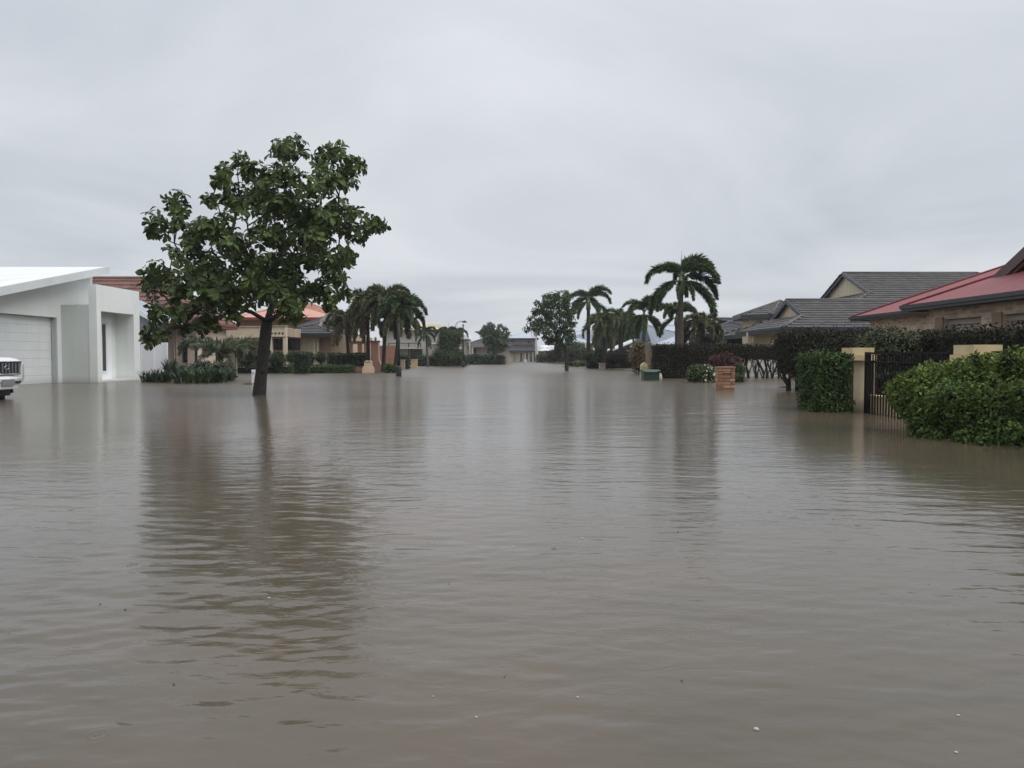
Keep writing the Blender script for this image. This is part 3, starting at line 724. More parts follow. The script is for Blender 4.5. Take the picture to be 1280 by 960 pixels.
boxp('carport_wall', h, X_(656.2, Yg+6), X_(669, Yg+6), Yg+6, Yg+6.2, -.4, 1.7, TAUPE)

h = thing('white_shed', (X_(682, 126), 126, 0), 'low shed with bright white hip roof right of two-storey house', 'shed')
boxp('wall', h, X_(674, 126), X_(690, 126), 126, 131, -.4, Z_(438, 126), TAUPE)
roof(h, X_(671, 125.5), X_(692, 125.5), 125.5, 131.5, Z_(438.3, 126), .30, 'x', None, None, WHITE_ROOF, 'steel', fascia=WHITE_BRIGHT, fh=.12)

# ------------------------------------------------------------------ houses along the right side
h = thing('pale_roof_house', (X_(722, 92), 92, 0), 'brown house with pale blue roof behind tree and tall palm', 'house')
boxp('wall', h, X_(716, 91), X_(741, 91), 91, 99, -.4, Z_(429, 91), TAN)
roof(h, X_(690, 90), X_(748, 90), 90, 100, Z_(428.6, 90), .30, 'x', None, None, PALE_STEEL, 'steel', fascia=CREAM2, fh=.12)
boxp('porch_post', h, X_(731.3, 89.5), X_(732.8, 89.5), 89.5, 89.64, -.4, Z_(428.8, 90), WHITE_BRIGHT)

h = thing('white_roof_shed', (X_(779, 76), 76, 0), 'low dark shed with white pitched roof between the palms', 'shed')
boxp('wall', h, X_(768, 76), X_(792, 76), 76, 81, -.4, Z_(437, 76), TAUPE)
part('roof', h, lambda b: b.prism([(X_(765, 75.5), 75.5, Z_(437.5, 76)), (X_(800, 75.5), 75.5, Z_(423, 76)), (X_(800, 75.5), 75.5, Z_(424.6, 76)), (X_(765, 75.5), 75.5, Z_(439, 76))], (0, 6, 0), WHITE_BRIGHT))

h = thing('blue_hip_roof_house', (X_(860, 61), 61, 0), 'cream house with light blue-grey hip roof behind tallest palm', 'house')
boxp('wall', h, X_(826, 61), X_(900, 61), 61, 70, -.4, Z_(430, 61), CREAM)
roof(h, X_(815, 60.3), X_(912, 60.3), 60.3, 71.5, Z_(430.3, 60.3), .30, 'x', None, None, PALE_STEEL, 'steel', fascia=CREAM2, fh=.14)
window(h, '-y', 61, X_(836, 61), X_(842, 61), .6, 1.5)

h = thing('arcade_house', (X_(912, 52), 52, 0), 'cream house with low dark tiled roof and open dark garage', 'house')
Ym = 50.
def am(b):
    b.wall('-y', Ym, X_(896, Ym), X_(940, Ym), -.4, 2.2, .3, [(X_(908.5, Ym), X_(936, Ym), -.5, Z_(420, Ym))], CREAM2)
part('wall', h, am)
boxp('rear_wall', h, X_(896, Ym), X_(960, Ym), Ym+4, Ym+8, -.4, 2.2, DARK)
boxp('garage_door', h, X_(908.5, Ym), X_(936, Ym), Ym+.5, Ym+.6, -.4, Z_(420, Ym), mat('garage_shade', (.07, .07, .07), .5, .1, 2))  # dark sheet filling the open garage, its shade put into the colour
roof(h, X_(876, Ym-.6), X_(975, Ym-.6), Ym-.6, Ym+6, 2.28, .345, 'x', None, None, TILE_DARK, fascia=FASCIA_DK)
boxp('eave_return', h, X_(895, Ym-.5), X_(905, Ym-.5), Ym-.75, Ym-.66, Z_(415, Ym), Z_(413, Ym), WHITE_BRIGHT)

h = thing('grey_tile_house', (18, 40, 0), 'cream house with large grey tiled gabled roofs and slate fascia', 'house')
def kw(b):
    b.box(12.75, 14.9, 34.9, 40.6, -.5, 2.08, CREAM2); b.box(14.9, 31, 35.0, 48, -.5, 2.05, CREAM2)
part('wall', h, kw)
for q in (936.5, 945.5): boxp('porch_column', h, X_(q, 39.0)-.12, X_(q, 39.0)+.12, 38.9, 39.14, -.5, 2.08, CREAM2)
for q in ((953, 958),): window(h, '-x', 12.75, 36.6, 37.4, .9, 1.75, frame=CREAM)
roof(h, 12.0, 19.0, 34.2, 41.2, 2.12, .42, 'x', 1.4, 0.0, TILE_GREY, fascia=FASCIA, gable_m=CREAM2)
roof(h, 13.4, 33.0, 34.25, 49.75, 2.11, .42, 'x', 4.6, None, TILE_GREY, fascia=FASCIA, gable_m=CREAM2, name='main_roof', skip='w')
Yt = 43.0
def tower(b):
    c = Vector((14.6, 43.4)); r = 1.55
    pts = [(c.x+r*math.cos(R(22.5+45*i)), c.y+r*math.sin(R(22.5+45*i))) for i in range(8)]
    b.prism([(x, y, -.5) for x, y in pts], (0, 0, 3.62), CREAM2)
tw = part('tower_wall', h, tower)
def towroof(b):
    c = Vector((14.75, 43.4)); r = 2.2; ze = 3.10
    pts = [Vector((c.x+r*math.cos(R(22.5+45*i)), c.y+r*math.sin(R(22.5+45*i)), ze)) for i in range(8)]
    ap = Vector((c.x+.35, c.y, 3.98))
    for i in range(8):
        P = [pts[i], pts[(i+1) % 8], ap]; tiles_on(b, P, TILE_GREY)
    b.prism([p-Vector((0, 0, .1)) for p in pts], (0, 0, .06), SOFFIT)
tr = part('tower_roof', h, towroof)
def tfas(b):
    c = Vector((14.75, 43.4)); r = 2.22; ze = 3.08
    pts = [Vector((c.x+r*math.cos(R(22.5+45*i)), c.y+r*math.sin(R(22.5+45*i)), ze)) for i in range(8)]
    for i in range(8): b.beam(pts[i]-Vector((0, 0, .06)), pts[(i+1) % 8]-Vector((0, 0, .06)), .1, .2, FASCIA)
    ap = Vector((c.x+.35, c.y, 4.0))
    for i in range(8): b.tube([pts[i]+Vector((0, 0, .03)), ap], .06, TILE_GREY, 6)
part('fascia', tr, tfas)
def archw(b):
    y = Z_; cx, cy = 13.14, 42.9
    # arched window on the street-and-camera facing side of the tower
    n = Vector((-math.cos(R(45)), -math.sin(R(45)), 0)); sdv = Vector((n.y, -n.x, 0)); base = Vector((14.6, 43.4, 0))+n*(1.55*math.cos(R(22.5))+.004)
    P = [base+sdv*.24+Vector((0, 0, 2.25)), base-sdv*.24+Vector((0, 0, 2.25))]
    P += [base-sdv*(.24*math.cos(t))+Vector((0, 0, 2.5+.24*math.sin(t))) for t in np.linspace(0, math.pi, 9)]
    b.prism(P, n*.02, GLASS)
    rim = [base+n*.03-sdv*(.27*math.cos(t))+Vector((0, 0, 2.5+.27*math.sin(t))) for t in np.linspace(0, math.pi, 9)]
    b.tube(rim, .03, TAN, 6)
part('arched_window', h, archw)

# red roofed brick house, nearest on the right
h = thing('brick_house', (12, 15, 0), 'tan brick house with faded red metal roof and roller shutters', 'house')
def bw(b):
    b.wall('-x', 10.3, 6, 19.0, -.5, 2.02, .25, [(16.9, 18.35, .3, 1.74), (13.6, 16.15, .3, 1.74), (8.5, 11, .3, 1.74)], BRICK)
    b.box(10.55, 22, 18.75, 19.0, -.5, 2.02, BRICK); b.box(11.3, 21, 19.01, 24.3, -.5, 2.02, BRICK); b.box(10.55, 22, 6, 6.25, -.5, 2.02, BRICK)
part('wall', h, bw)
SHUT = mat('roller_shutter', (.42, .36, .28), .5, .06, 3)
for (a0, a1) in ((16.9, 18.35), (13.6, 16.15), (8.5, 11.0)):
    w_ = part('window', h, lambda b: (b.box(10.40, 10.48, a0, a0+.09, .3, 1.74, TAUPE), b.box(10.40, 10.48, a1-.09, a1, .3, 1.74, TAUPE), b.box(10.40, 10.48, a0+.09, a1-.09, 1.60, 1.74, TAUPE)))
    z = .32
    while z < 1.58:
        part('slat', w_, lambda b: b.prism([(10.465, a0+.09, z), (10.445, a0+.09, z+.02), (10.445, a0+.09, z+.06), (10.465, a0+.09, z+.078)], (0, a1-a0-.18, 0), SHUT)); z += .08
    boxp('sill', w_, 10.24, 10.4, a0-.02, a1+.02, .22, .297, BRICK)
    boxp('brick_reveal', w_, 10.26, 10.299, a1+.0, a1+.32, .3, 1.80, mat('reveal_brick', (.26, .18, .12), .8, .2, 6, .2))
roof(h, 10.0, 22.0, 4.0, 19.75, 2.14, .43, 'y', None, None, RED_STEEL, 'steel', fascia=FASCIA_DK, fh=.14)
roof(h, 11.0, 21.0, 12.0, 25.0, 2.12, .43, 'y', None, None, RED_STEEL, 'steel', fascia=FASCIA_DK, fh=.13, name='rear_roof')
def gable(b):
    b.prism([(11.9, 18.1, 2.75), (11.9, 10.9, 2.75), (11.9, 14.5, 4.34)], (.15, 0, 0), BRICK_R)
g = part('street_gable', h, gable)
def groof(b):
    for sgn in (-1, 1):
        e = Vector((11.4, 14.5+sgn*4.05, 2.50)); a = Vector((11.4, 14.5, 4.50)); b.prism([e, a, a+Vector((0, 0, -.06)), e+Vector((0, 0, -.06))], (5, 0, 0), RED_STEEL)
part('gable_roof', g, groof)
def gbarge(b):
    for sgn in (-1, 1):
        e = Vector((11.37, 14.5+sgn*4.12, 2.41)); a = Vector((11.37, 14.5, 4.45)); b.beam(e, a, .06, .24, BARGE)
        e2 = e+Vector((.06, 0, -.14)); a2 = a+Vector((.06, 0, -.14)); b.beam(e2, a2, .06, .12, BARGE)
part('barge_board', g, gbarge)
def gvent(b):
    b.box(11.84, 11.898, 14.0, 16.6, 3.02, 3.10, CREAM2)
    for z in np.arange(3.12, 3.6, .09): b.box(11.86, 11.898, 14.1, 16.3, z, z+.05, CREAM2)
part('gable_vent', g, gvent)

# ------------------------------------------------------------------ fence and gate piers, right foreground
FXX = 5.42
def pier(cx, cy, label, stepped):
    p = thing('gate_pier', (cx, cy, 0), label, 'pier', 'cream gate piers in the black fence')
    part('shaft', p, lambda b: b.box(cx-.13, cx+.13, cy-.16, cy+.16, -.5, .80, YSHAFT))
    part('capital', p, lambda b: b.box(cx-.19, cx+.19, cy-.24, cy+.24, .80, .885, YCREAM))
    part('cap', p, lambda b: b.box(cx-.165, cx+.165, cy-.205, cy+.205, .887, 1.0, YCREAM))
pier(5.46, 12.14, 'cream gate pier between cubed green bush and black fence', 0)
pier(5.48, 9.05, 'cream gate pier rising behind leafy bush at right edge', 1)
fn = thing('steel_fence', (5.42, 9, 0), 'black steel bar fence between the cream gate piers', 'fence')
part('fence_post', fn, lambda b: b.box(FXX-.02, FXX+.05, 11.70, 11.77, -.5, .93, BLACK))
part('fence_post', fn, lambda b: b.box(FXX-.03, FXX+.03, 9.24, 9.30, -.5, .93, BLACK))
part('fence_post', fn, lambda b: b.box(FXX-.03, FXX+.03, 6.0, 6.06, -.5, .93, BLACK))
for (a, c) in ((11.69, 9.31), (8.66, 6.07)):
    part('rail', fn, lambda b: b.box(FXX-.02, FXX+.02, c, a, .895, .925, BLACK))
    part('rail', fn, lambda b: b.box(FXX-.02, FXX+.02, c, a, .765, .785, BLACK))
    part('rail', fn, lambda b: b.box(FXX-.02, FXX+.02, c, a, -.30, -.27, BLACK))
bar_me = None
for (a, c) in ((11.62, 9.33), (8.6, 6.1)):
    y = a
    while y > c:
        if bar_me is None:
            b = MB(); b.box(-.008, .008, -.008, .008, -.45, .89, BLACK); o = b.build('bar', fn); bar_me = o.data
        else:
            o = bpy.data.objects.new('bar', bar_me); C.objects.link(o); adopt(o, fn)
        o.location = (FXX, y, 0); y -= .085
wl_ = thing('low_garden_wall', (5.75, 10, 0), 'low cream rendered wall glimpsed through the black fence bars', 'wall')
boxp('wall', wl_, 5.53, 5.63, 9.3, 11.90, -.5, .24, YCREAM)
boxp('coping', wl_, 5.51, 5.65, 9.3, 11.905, .242, .27, YCREAM)
boxp('end_pier', wl_, 5.53, 5.56, 11.72, 11.77, .272, .78, YCREAM)

# ------------------------------------------------------------------ brick letterbox (each brick its own piece)
lb = thing('brick_letterbox', wl(909, 487), 'orange brick letterbox pillar standing in the water on the right', 'letterbox')
c0 = wl(909, 487)+Vector((0, .22, 0)); hw = .205
boxp('mortar_core', lb, c0.x-hw+.02, c0.x+hw-.02, c0.y-hw+.02, c0.y+hw-.02, -.5, .555, MORTAR)
bm_ = {}
def brick(cx, cy, z, lx, ly, dx=0):
    key = (round(lx, 3), round(ly, 3))
    v = random.randrange(3)
    if (key, v) not in bm_:
        bb = MB(); e = .004
        bb.box(-lx/2, lx/2, -ly/2, ly/2, 0, .071, mat('orange_brick_%d' % v, [(.42, .23, .125), (.56, .34, .20), (.34, .17, .095)][v], .8, .3, 16, .3))
        o = bb.build('brick', lb); bm_[(key, v)] = o.data
    else:
        o = bpy.data.objects.new('brick', bm_[(key, v)]); C.objects.link(o); adopt(o, lb)
    o.location = (cx+random.uniform(-.002, .002), cy+random.uniform(-.002, .002), z)
z = -.13; r_ = 0
while z < .5:
    L_, T_ = 2*hw-.11-.010, .10
    if r_ % 2 == 0:
        h1 = L_*.53; h2 = L_-h1-.01
        for sgn in (-1, 1):
            brick(c0.x-sgn*.055-(L_-h1)/2*1, c0.y+sgn*(hw-.05), z, h1, T_); brick(c0.x-sgn*.055+(L_-h2)/2, c0.y+sgn*(hw-.05), z, h2, T_)
            brick(c0.x+sgn*(hw-.05), c0.y+sgn*.055-(L_-h1)/2, z, T_, h1); brick(c0.x+sgn*(hw-.05), c0.y+sgn*.055+(L_-h2)/2, z, T_, h2)
    else:
        for sgn in (-1, 1):
            brick(c0.x+sgn*.055, c0.y+sgn*(hw-.05), z, L_, T_); brick(c0.x+sgn*(hw-.05), c0.y-sgn*.055, z, T_, L_)
    z += .086; r_ += 1
boxp('top_slab', lb, c0.x-hw-.012, c0.x+hw+.012, c0.y-hw-.012, c0.y+hw+.012, .556, .592, mat('slab_brick', (.34, .20, .13), .8, .2, 8, .2))
boxp('letter_slot', lb, c0.x-.12, c0.x+.12, c0.y-hw-.006, c0.y-hw+.0, .40, .43, DARK)

# ------------------------------------------------------------------ other letterboxes, posts, bin
def simple_box(name, label, cat, px0, px1, ytop, ybase, m, group=None, roofy=False, depth=None):
    p = wl((px0+px1)/2, ybase); x0, x1 = X_(px0, p.y), X_(px1, p.y); d = depth or (x1-x0); zt = Z_(ytop, p.y)
    t = thing(name, p, label, cat, group)
    boxp('pillar', t, x0, x1, p.y, p.y+d, -.5, zt-.06, m)
    if roofy: part('cap', t, lambda b: b.prism([(x0-.04, p.y-.04, zt-.058), (x1+.04, p.y-.04, zt-.058), ((x0+x1)/2, p.y-.04, zt+.09)], (0, d+.08, 0), m))
    else: boxp('cap', t, x0-.03, x1+.03, p.y-.03, p.y+d+.03, zt-.058, zt, m)
    return t
simple_box('letterbox', 'narrow tan letterbox right beside the dark lamp post base', 'letterbox', 500.6, 505.6, 449.5, 462, mat('tan_brick_plain', (.40, .29, .20), .8, .25, 12, .2), 'tan letterboxes near the lamp post')
simple_box('letterbox', 'wide tan block letterbox farther right of the lamp post', 'letterbox', 513.5, 521, 449, 459.6, STUMP, 'tan letterboxes near the lamp post')
simple_box('letterbox', 'small white letterbox before the hedge of dark roof house', 'letterbox', 608, 610.6, 449, 455, WHITE_BRIGHT, roofy=True)
simple_box('letterbox', 'white flat letterbox by the carport of two-storey house', 'letterbox', 655.2, 659, 449.2, 452.6, WHITE_BRIGHT)
simple_box('letterbox', 'little white post in front of white roofed shed', 'letterbox', 681, 683.6, 447.4, 451.6, WHITE_BRIGHT)
simple_box('letterbox', 'pale grey block letterbox right of the middle tree', 'letterbox', 735.6, 740.4, 450, 456.4, PALE)
simple_box('letterbox', 'beige letterbox half under water below shaggy palms', 'letterbox', 749.6, 757, 454, 461.5, mat('beige_render', (.45, .39, .30), .8, .1, 5))
t = thing('letterbox', wl(806, 471), 'yellow tan rendered letterbox just behind green bin', 'letterbox')
p = wl(806, 471)
part('pillar', t, lambda b: b.prism([(X_(801.2, p.y), p.y, -.5), (X_(809, p.y), p.y, -.5), (X_(809.5, p.y), p.y, Z_(455, p.y)), (X_(806, p.y), p.y, Z_(453, p.y)), (X_(801.8, p.y), p.y, Z_(456, p.y))], (0, .3, 0), YCREAM))
boxp('letter_flap', t, X_(803, p.y), X_(807.5, p.y), p.y-.02, p.y-.001, Z_(460, p.y), Z_(458.5, p.y), TAN)

# peach letterbox with shaped top
t = thing('peach_letterbox', wl(459.5, 466), 'curvy peach rendered letterbox with twin-bump top near pink pier', 'letterbox'); p = wl(459.5, 466)
prof = [(452.6, 470), (452.8, 461), (453.6, 459), (455, 457.2), (455.2, 453), (456, 451.4), (457.6, 450.6), (459.3, 451.6), (461, 450.6), (463, 450.8), (464.2, 452.4), (464.4, 457), (466.2, 460), (466.8, 463), (466.8, 470)]
part('body', t, lambda b: b.prism([at(a, c, p.y) for a, c in prof], (0, .4, 0), PEACH))
boxp('letter_slot', t, X_(456.4, p.y), X_(463, p.y), p.y-.015, p.y-.001, Z_(452.9, p.y), Z_(452.2, p.y), DARK)
# pink gate pier with ball
t = thing('pink_pier', wl(470, 464), 'pink rendered pier with pale ball top and flared curved base', 'pier'); p = wl(470, 464.5)
prof = [(463.5, 468), (463.2, 428), (472.6, 428), (473, 449), (474.5, 453), (477, 457), (478.6, 462), (478.8, 468)]
part('shaft', t, lambda b: b.prism([at(a, c, p.y) for a, c in prof], (0, .5, 0), PINK))
boxp('capital', t, X_(462.3, p.y), X_(473.6, p.y), p.y-.05, p.y+.55, Z_(428, p.y)+.002, Z_(425.6, p.y), mat('rust_pink', (.38, .16, .11), .8, .1, 4))
part('ball', t, lambda b: b.lathe((X_(468.6, p.y), p.y+.25, Z_(425.6, p.y)+.002), [(.08*math.sin(a)+.03*(i == 0), .10-.10*math.cos(a)) for i, a in enumerate(np.linspace(0, math.pi, 9))], CREAM2, 12))
t = thing('pink_garden_wall', (X_(450, 46), 46, 0), 'pink rendered garden wall with openings behind the left palms', 'wall')
def pgw(b):
    b.wall('-y', 45, X_(437, 45), X_(462, 45), -.4, Z_(427, 45), .2, [(X_(440.5, 45), X_(447, 45), Z_(441, 45), Z_(430, 45)), (X_(452, 45), X_(455, 45), Z_(441, 45), Z_(430, 45))], PINK)
    b.box(X_(474, 45), X_(494, 45), 45, 45.2, -.4, Z_(432, 45), PINK)
part('wall', t, pgw)
boxp('coping', t, X_(436.5, 45), X_(462, 45), 44.96, 45.24, Z_(427, 45)+.002, Z_(426.2, 45), CREAM2)

# wheelie bin, floating tilted
bp_ = wl(814.5, 475.5)
t = thing('wheelie_bin', bp_, 'dark green wheelie bin half sunk with its lid shut', 'bin')
def binb(b):
    b.prism([(bp_.x-.25, bp_.y, -.4), (bp_.x+.25, bp_.y, -.4), (bp_.x+.285, bp_.y, .29), (bp_.x-.285, bp_.y, .29)], (0, .62, 0), BIN)
part('body', t, binb)
def lid(b):
    P = [(bp_.x, bp_.y-.05, .292), (bp_.x, bp_.y-.05, .335), (bp_.x, bp_.y+.12, .375), (bp_.x, bp_.y+.45, .385), (bp_.x, bp_.y+.68, .35), (bp_.x, bp_.y+.68, .292)]
    b.prism([(q[0]-.305, q[1], q[2]) for q in P], (.61, 0, 0), BIN)
part('lid', t, lid)
part('handle', t, lambda b: b.tube([(bp_.x-.22, bp_.y+.72, .30), (bp_.x+.22, bp_.y+.72, .30)], .02, BIN, 8))
part('lid_highlight', t, lambda b: b.box(bp_.x-.26, bp_.x+.2, bp_.y-.06, bp_.y-.051, .30, .328, mat('painted_highlight_green', (.25, .36, .30), .5, .1, 5)))  # pale strip painted on as the highlight of the lid
# white bag beside bin
t = tag(part('plastic_bag', None, lambda b: lump(b, (X_(825.2, 28.5), 28.5, .06), (.07, .1, .16), PALE, 3, 9, 6, .3)), 'small white bag resting at the right of green bin', 'bag')

# white post beside the big tree
p = wl(316.6, 478)
t = thing('marker_post', p, 'slim white marker post just left of the big tree trunk', 'post')
boxp('post', t, p.x-.055, p.x+.055, p.y, p.y+.08, -.5, Z_(462, p.y), WHITE_BRIGHT)
boxp('reflector', t, p.x-.04, p.x+.04, p.y-.012, p.y-.001, Z_(465, p.y)-.05, Z_(465, p.y), PALE)

# timber posts behind the bin
t = thing('timber_fence', (X_(812, 36), 36, 0), 'grey brown timber paling fence end behind green bin', 'fence')
for q in (809.2, 812.6): boxp('post', t, X_(q, 36)-.06, X_(q, 36)+.06, 36, 36.12, -.5, Z_(428.5, 36), TIMBER)
for i, q in enumerate(np.linspace(814.2, 822.5, 6)): boxp('paling', t, X_(q, 36)-.028, X_(q, 36)+.025, 36.03, 36.05, -.5, Z_(438+i*3.2, 36), mat('grey_paling', (.28, .26, .22), .8, .2, 5, .2))
t = thing('white_garden_wall', (10.6, 31.3, 0), 'pale rendered wall behind the bare stems of hedge', 'wall')
boxp('wall', t, 9.7, 12.5, 32.7, 32.9, -.5, .78, mat('mottled_white_render', (.70, .66, .60), .8, .3, 3, .2, streak=.3))
boxp('coping', t, 9.67, 12.53, 32.67, 32.93, .782, .83, CREAM2)

# ------------------------------------------------------------------ street lamps
def street_lamp(px, yb, htop, arm, label):
    p = wl(px, yb); t = thing('street_lamp', p, label, 'street lamp', 'dark green street lamps')
    part('base', t, lambda b: b.lathe((p.x, p.y, 0), [(.115, -.5), (.115, .36), (.10, .40), (.075, .46)], GREEN_STEEL, 12))
    part('pole', t, lambda b: b.tube([(p.x, p.y, .462), (p.x, p.y, htop*.6), (p.x, p.y, htop)], [.058, .052, .045], GREEN_STEEL, 10))
    part('finial', t, lambda b: b.lathe((p.x, p.y, htop+.002), [(.07, 0), (.08, .03), (.03, .07), (.045, .11), (.01, .16)], GREEN_STEEL, 10))
    if arm:
        A = [Vector((p.x, p.y, htop-.55))]+[Vector((p.x-.30+.30*math.cos(a)*1.0-.0, p.y, htop-.1+.42*math.sin(a))) for a in (R(210), R(180), R(150), R(120), R(90))]
        A += [Vector((p.x-.15, p.y, htop+.36)), Vector((p.x, p.y, htop+.37))]
        part('arm', t, lambda b: b.tube(A, .022, GREEN_STEEL, 8))
        part('lamp_head', t, lambda b: b.lathe((p.x+.12, p.y, htop+.26), [(.20, 0), (.19, .04), (.13, .10), (.05, .15), (.02, .17)], GREEN_STEEL, 14))
    else:
        part('collar', t, lambda b: b.lathe((p.x, p.y, htop*.62), [(.056, 0), (.066, .02), (.066, .06), (.056, .08)], GREEN_STEEL, 12))
street_lamp(498.6, 470.3, 2.35, False, 'dark green lamp post with thick base standing among left palms')
street_lamp(579, 459, 3.2, True, 'distant street lamp with curved arm beside feathery palms')

# ------------------------------------------------------------------ trees
def grow_tree(t, base, fork, blobs, trunk_r, bark, leafm, L, density, tmpl=LEAFO, nleaf=8, seed=1, trunk_mid=None, wid=.42, twigs=.35, rmin=.012):
    """trunk and limbs reaching every leaf mass; leaves sit in rosettes at the twig ends"""
    rg = random.Random(seed); base, fork = Vector(base), Vector(fork)
    nodes = [fork]; par = [-1]; own = []
    order = sorted(range(len(blobs)), key=lambda i: (blobs[i][0]-fork).length)
    for i in order:
        c, r = blobs[i]; best, bc = 0, 1e9
        for j, q in enumerate(nodes):
            dq = c-q; back = max(0, q.z-c.z)*1.2
            cost = dq.length+.35*(q-fork).length+back
            if cost < bc: bc, best = cost, j
        a = nodes[best]; prev = best; seg = max(2, int((c-a).length/.45)); sagv = Vector((rg.uniform(-.12, .12), rg.uniform(-.12, .12), rg.uniform(.02, .16)))*(c-a).length
        for s_ in range(1, seg+1):
            f = s_/seg; q = a.lerp(c, f)+sagv*math.sin(math.pi*f)+Vector((rg.uniform(-1, 1), rg.uniform(-1, 1), rg.uniform(-1, 1)))*.03
            nodes.append(q); par.append(prev); prev = len(nodes)-1
        own.append((prev, i))
    load = [0.]*len(nodes)
    for nd, i in own:
        w = blobs[i][1]**2; q = nd
        while q >= 0: load[q] += w; q = par[q]
    tot = load[0]; rad = [max(rmin, trunk_r*.78*(l/tot)**.52) for l in load]
    b = MB(); kids = {}
    for i, p in enumerate(par): kids.setdefault(p, []).append(i)
    done = set()
    for i in range(1, len(nodes)):
        p = par[i]
        cont = max(kids[p], key=lambda q: load[q])
        if cont == i and p != 0 and p != -1: continue
        ch = [p, i]; q = i
        while q in kids:
            q = max(kids[q], key=lambda z_: load[z_]); ch.append(q)
        rr = [min(rad[ch[1]]*1.15, rad[p])]+[rad[q_] for q_ in ch[1:]]
        b.tube([nodes[q_] for q_ in ch], rr, bark, 8)
    b.build('limbs', t)
    m_ = Vector(trunk_mid) if trunk_mid else base.lerp(fork, .5)
    pts = []; rr = []
    for f in np.linspace(0, 1, 14):
        q = base*(1-f)**2+m_*2*f*(1-f)+fork*f*f; pts.append(q); fl = trunk_r*(1+.16*max(0, 1-f*3.2)**2-.10*f); rr.append(fl*(1+rg.uniform(-.03, .03)))
    bt = MB(); bt.tube([base-Vector((0, 0, .5))]+pts, [rr[0]*1.2]+rr, bark, 16)
    for _ in range(7):
        f = rg.uniform(.25, .95); q = pts[int(f*13)]; a = rg.uniform(0, 6.28); rz_ = rr[int(f*13)]
        lump(bt, q+Vector((math.cos(a), math.sin(a), 0))*rz_*.9, (.06, .06, .08), bark, rg.randrange(99), 8, 5)
    bt.build('trunk', t)
    Ps = []; Ds = []; tw = MB()
    for c, r in blobs:
        n = max(5, int(density*r*r)); d = rand_dirs(n); d[:, 2] = d[:, 2]*.9+.12; d = norm(d)
        rad_ = r*(.35+.68*rng.random(n)**.55); P = np.array(c)+d*rad_[:, None]*np.array([1, 1, .85]); Ps.append(P); Ds.append(d)
        for k in range(n):
            if rg.random() < twigs:
                q = Vector(P[k]); mid = c.lerp(q, .55)+Vector((0, 0, -.05*r)); tw.tube([c, mid, q], [.011, .008, .005], bark, 4, cap=False)
    P = np.concatenate(Ps); D = norm(np.concatenate(Ds)+np.array([0, 0, .45])+rand_dirs(len(P_ := P))*.25); n = len(P)
    tw.build('twigs', t, kind='stuff')
    ref = norm(np.cross(D, rand_dirs(n))); ref2 = np.cross(D, ref)
    A_p = []; A_a = []; A_n = []; A_l = []
    for k in range(nleaf):
        th = 2*math.pi*k/nleaf+rng.random(n)*.7; radial = ref*np.cos(th)[:, None]+ref2*np.sin(th)[:, None]
        lift = rng.uniform(-.35, .55, n); ax = norm(radial+D*lift[:, None]+np.array([0, 0, -.22]))
        A_p.append(P+radial*.012-D*(.06*rng.random(n))[:, None]); A_a.append(ax); A_n.append(norm(D+rand_dirs(n)*.25-radial*lift[:, None]*.3)); A_l.append(L*(.6+.6*rng.random(n)))
    l = np.concatenate(A_l)
    arr = leaves_arrays(tmpl, np.concatenate(A_p), np.concatenate(A_a), np.concatenate(A_n), l, l*wid)
    return leaf_mesh('crown', [(arr, leafm)], t)

# the big tree at the left
TB = wl(324, 493.5); TY = TB.y
t = thing('almond_tree', TB, 'large dark broad-leaved tree standing in the water left of centre', 'tree')
crop = [(530,92,52),(575,120,34),(500,105,34),(560,70,30),(375,130,30),(330,172,42),(310,195,28),(415,165,52),(380,150,35),(700,115,44),(735,140,40),(765,150,30),(645,120,32),(690,90,24),
 (470,205,70),(530,175,60),(600,215,70),(655,175,55),(690,215,60),(735,195,40),(320,265,26),(280,262,26),(410,265,55),(390,300,45),(355,280,30),(150,262,50),(175,300,38),(90,325,34),(110,360,42),(165,350,36),(80,375,18),
 (255,365,62),(315,340,50),(215,395,50),(345,375,35),(700,300,62),(765,320,50),(815,345,36),(840,350,16),(770,375,45),(700,370,55),(640,330,70),(570,300,72),(520,280,60),(470,300,45),(440,390,62),(500,380,62),(560,400,72),(640,410,62),(700,440,55),(740,455,32),(660,480,42),(600,470,55),
 (145,455,45),(100,490,38),(65,510,26),(130,520,55),(200,500,60),(265,470,55),(330,430,60),(390,440,60),(300,520,75),(380,510,70),(450,490,70),(520,480,55),(105,575,45),(170,580,65),(240,570,70),(320,590,70),(400,570,60),(460,550,50),(510,560,45),(70,545,28),
 (95,640,42),(150,640,52),(210,645,55),(75,700,34),(70,735,22),(110,715,30),(180,690,34),(235,690,38),(285,665,45),(350,650,36),(440,600,36),(520,610,36),(640,580,40),(690,590,36),(725,575,20),(650,545,28),(705,530,30),(610,560,26),(675,610,22),(545,530,32),(560,655,22),(525,655,26),(370,620,36)]
bl = []; rg = random.Random(5)
for (cx, cy, r) in crop:
    px, py = 160+cx/2.667, 150+cy/2.667
    ex = (px-330)/150; ez = (py-290)/135; dm = math.sqrt(max(.05, 1-ex*ex*.8-ez*ez*.8))*1.75
    Yb = TY+rg.uniform(-dm, dm); bl.append((at(px, py, Yb), r/2.667/960*Yb*.90))
for _ in range(26):     # the far and near sides of the crown, behind what the street view shows
    px, py = rg.uniform(235, 420), rg.uniform(230, 380); Yb = TY+rg.choice((-1, 1))*rg.uniform(.9, 1.7)
    if (px-390 > 0 and py > 340) or (270 < px < 325 and 255 < py < 300): continue
    bl.append((at(px, py, Yb), rg.uniform(.28, .42)))
grow_tree(t, TB, at(334, 402, TY), bl, .135, BARK, LF_TREE, .205, 108, seed=3, trunk_mid=at(329, 440, TY), nleaf=8, twigs=.3, wid=.50)

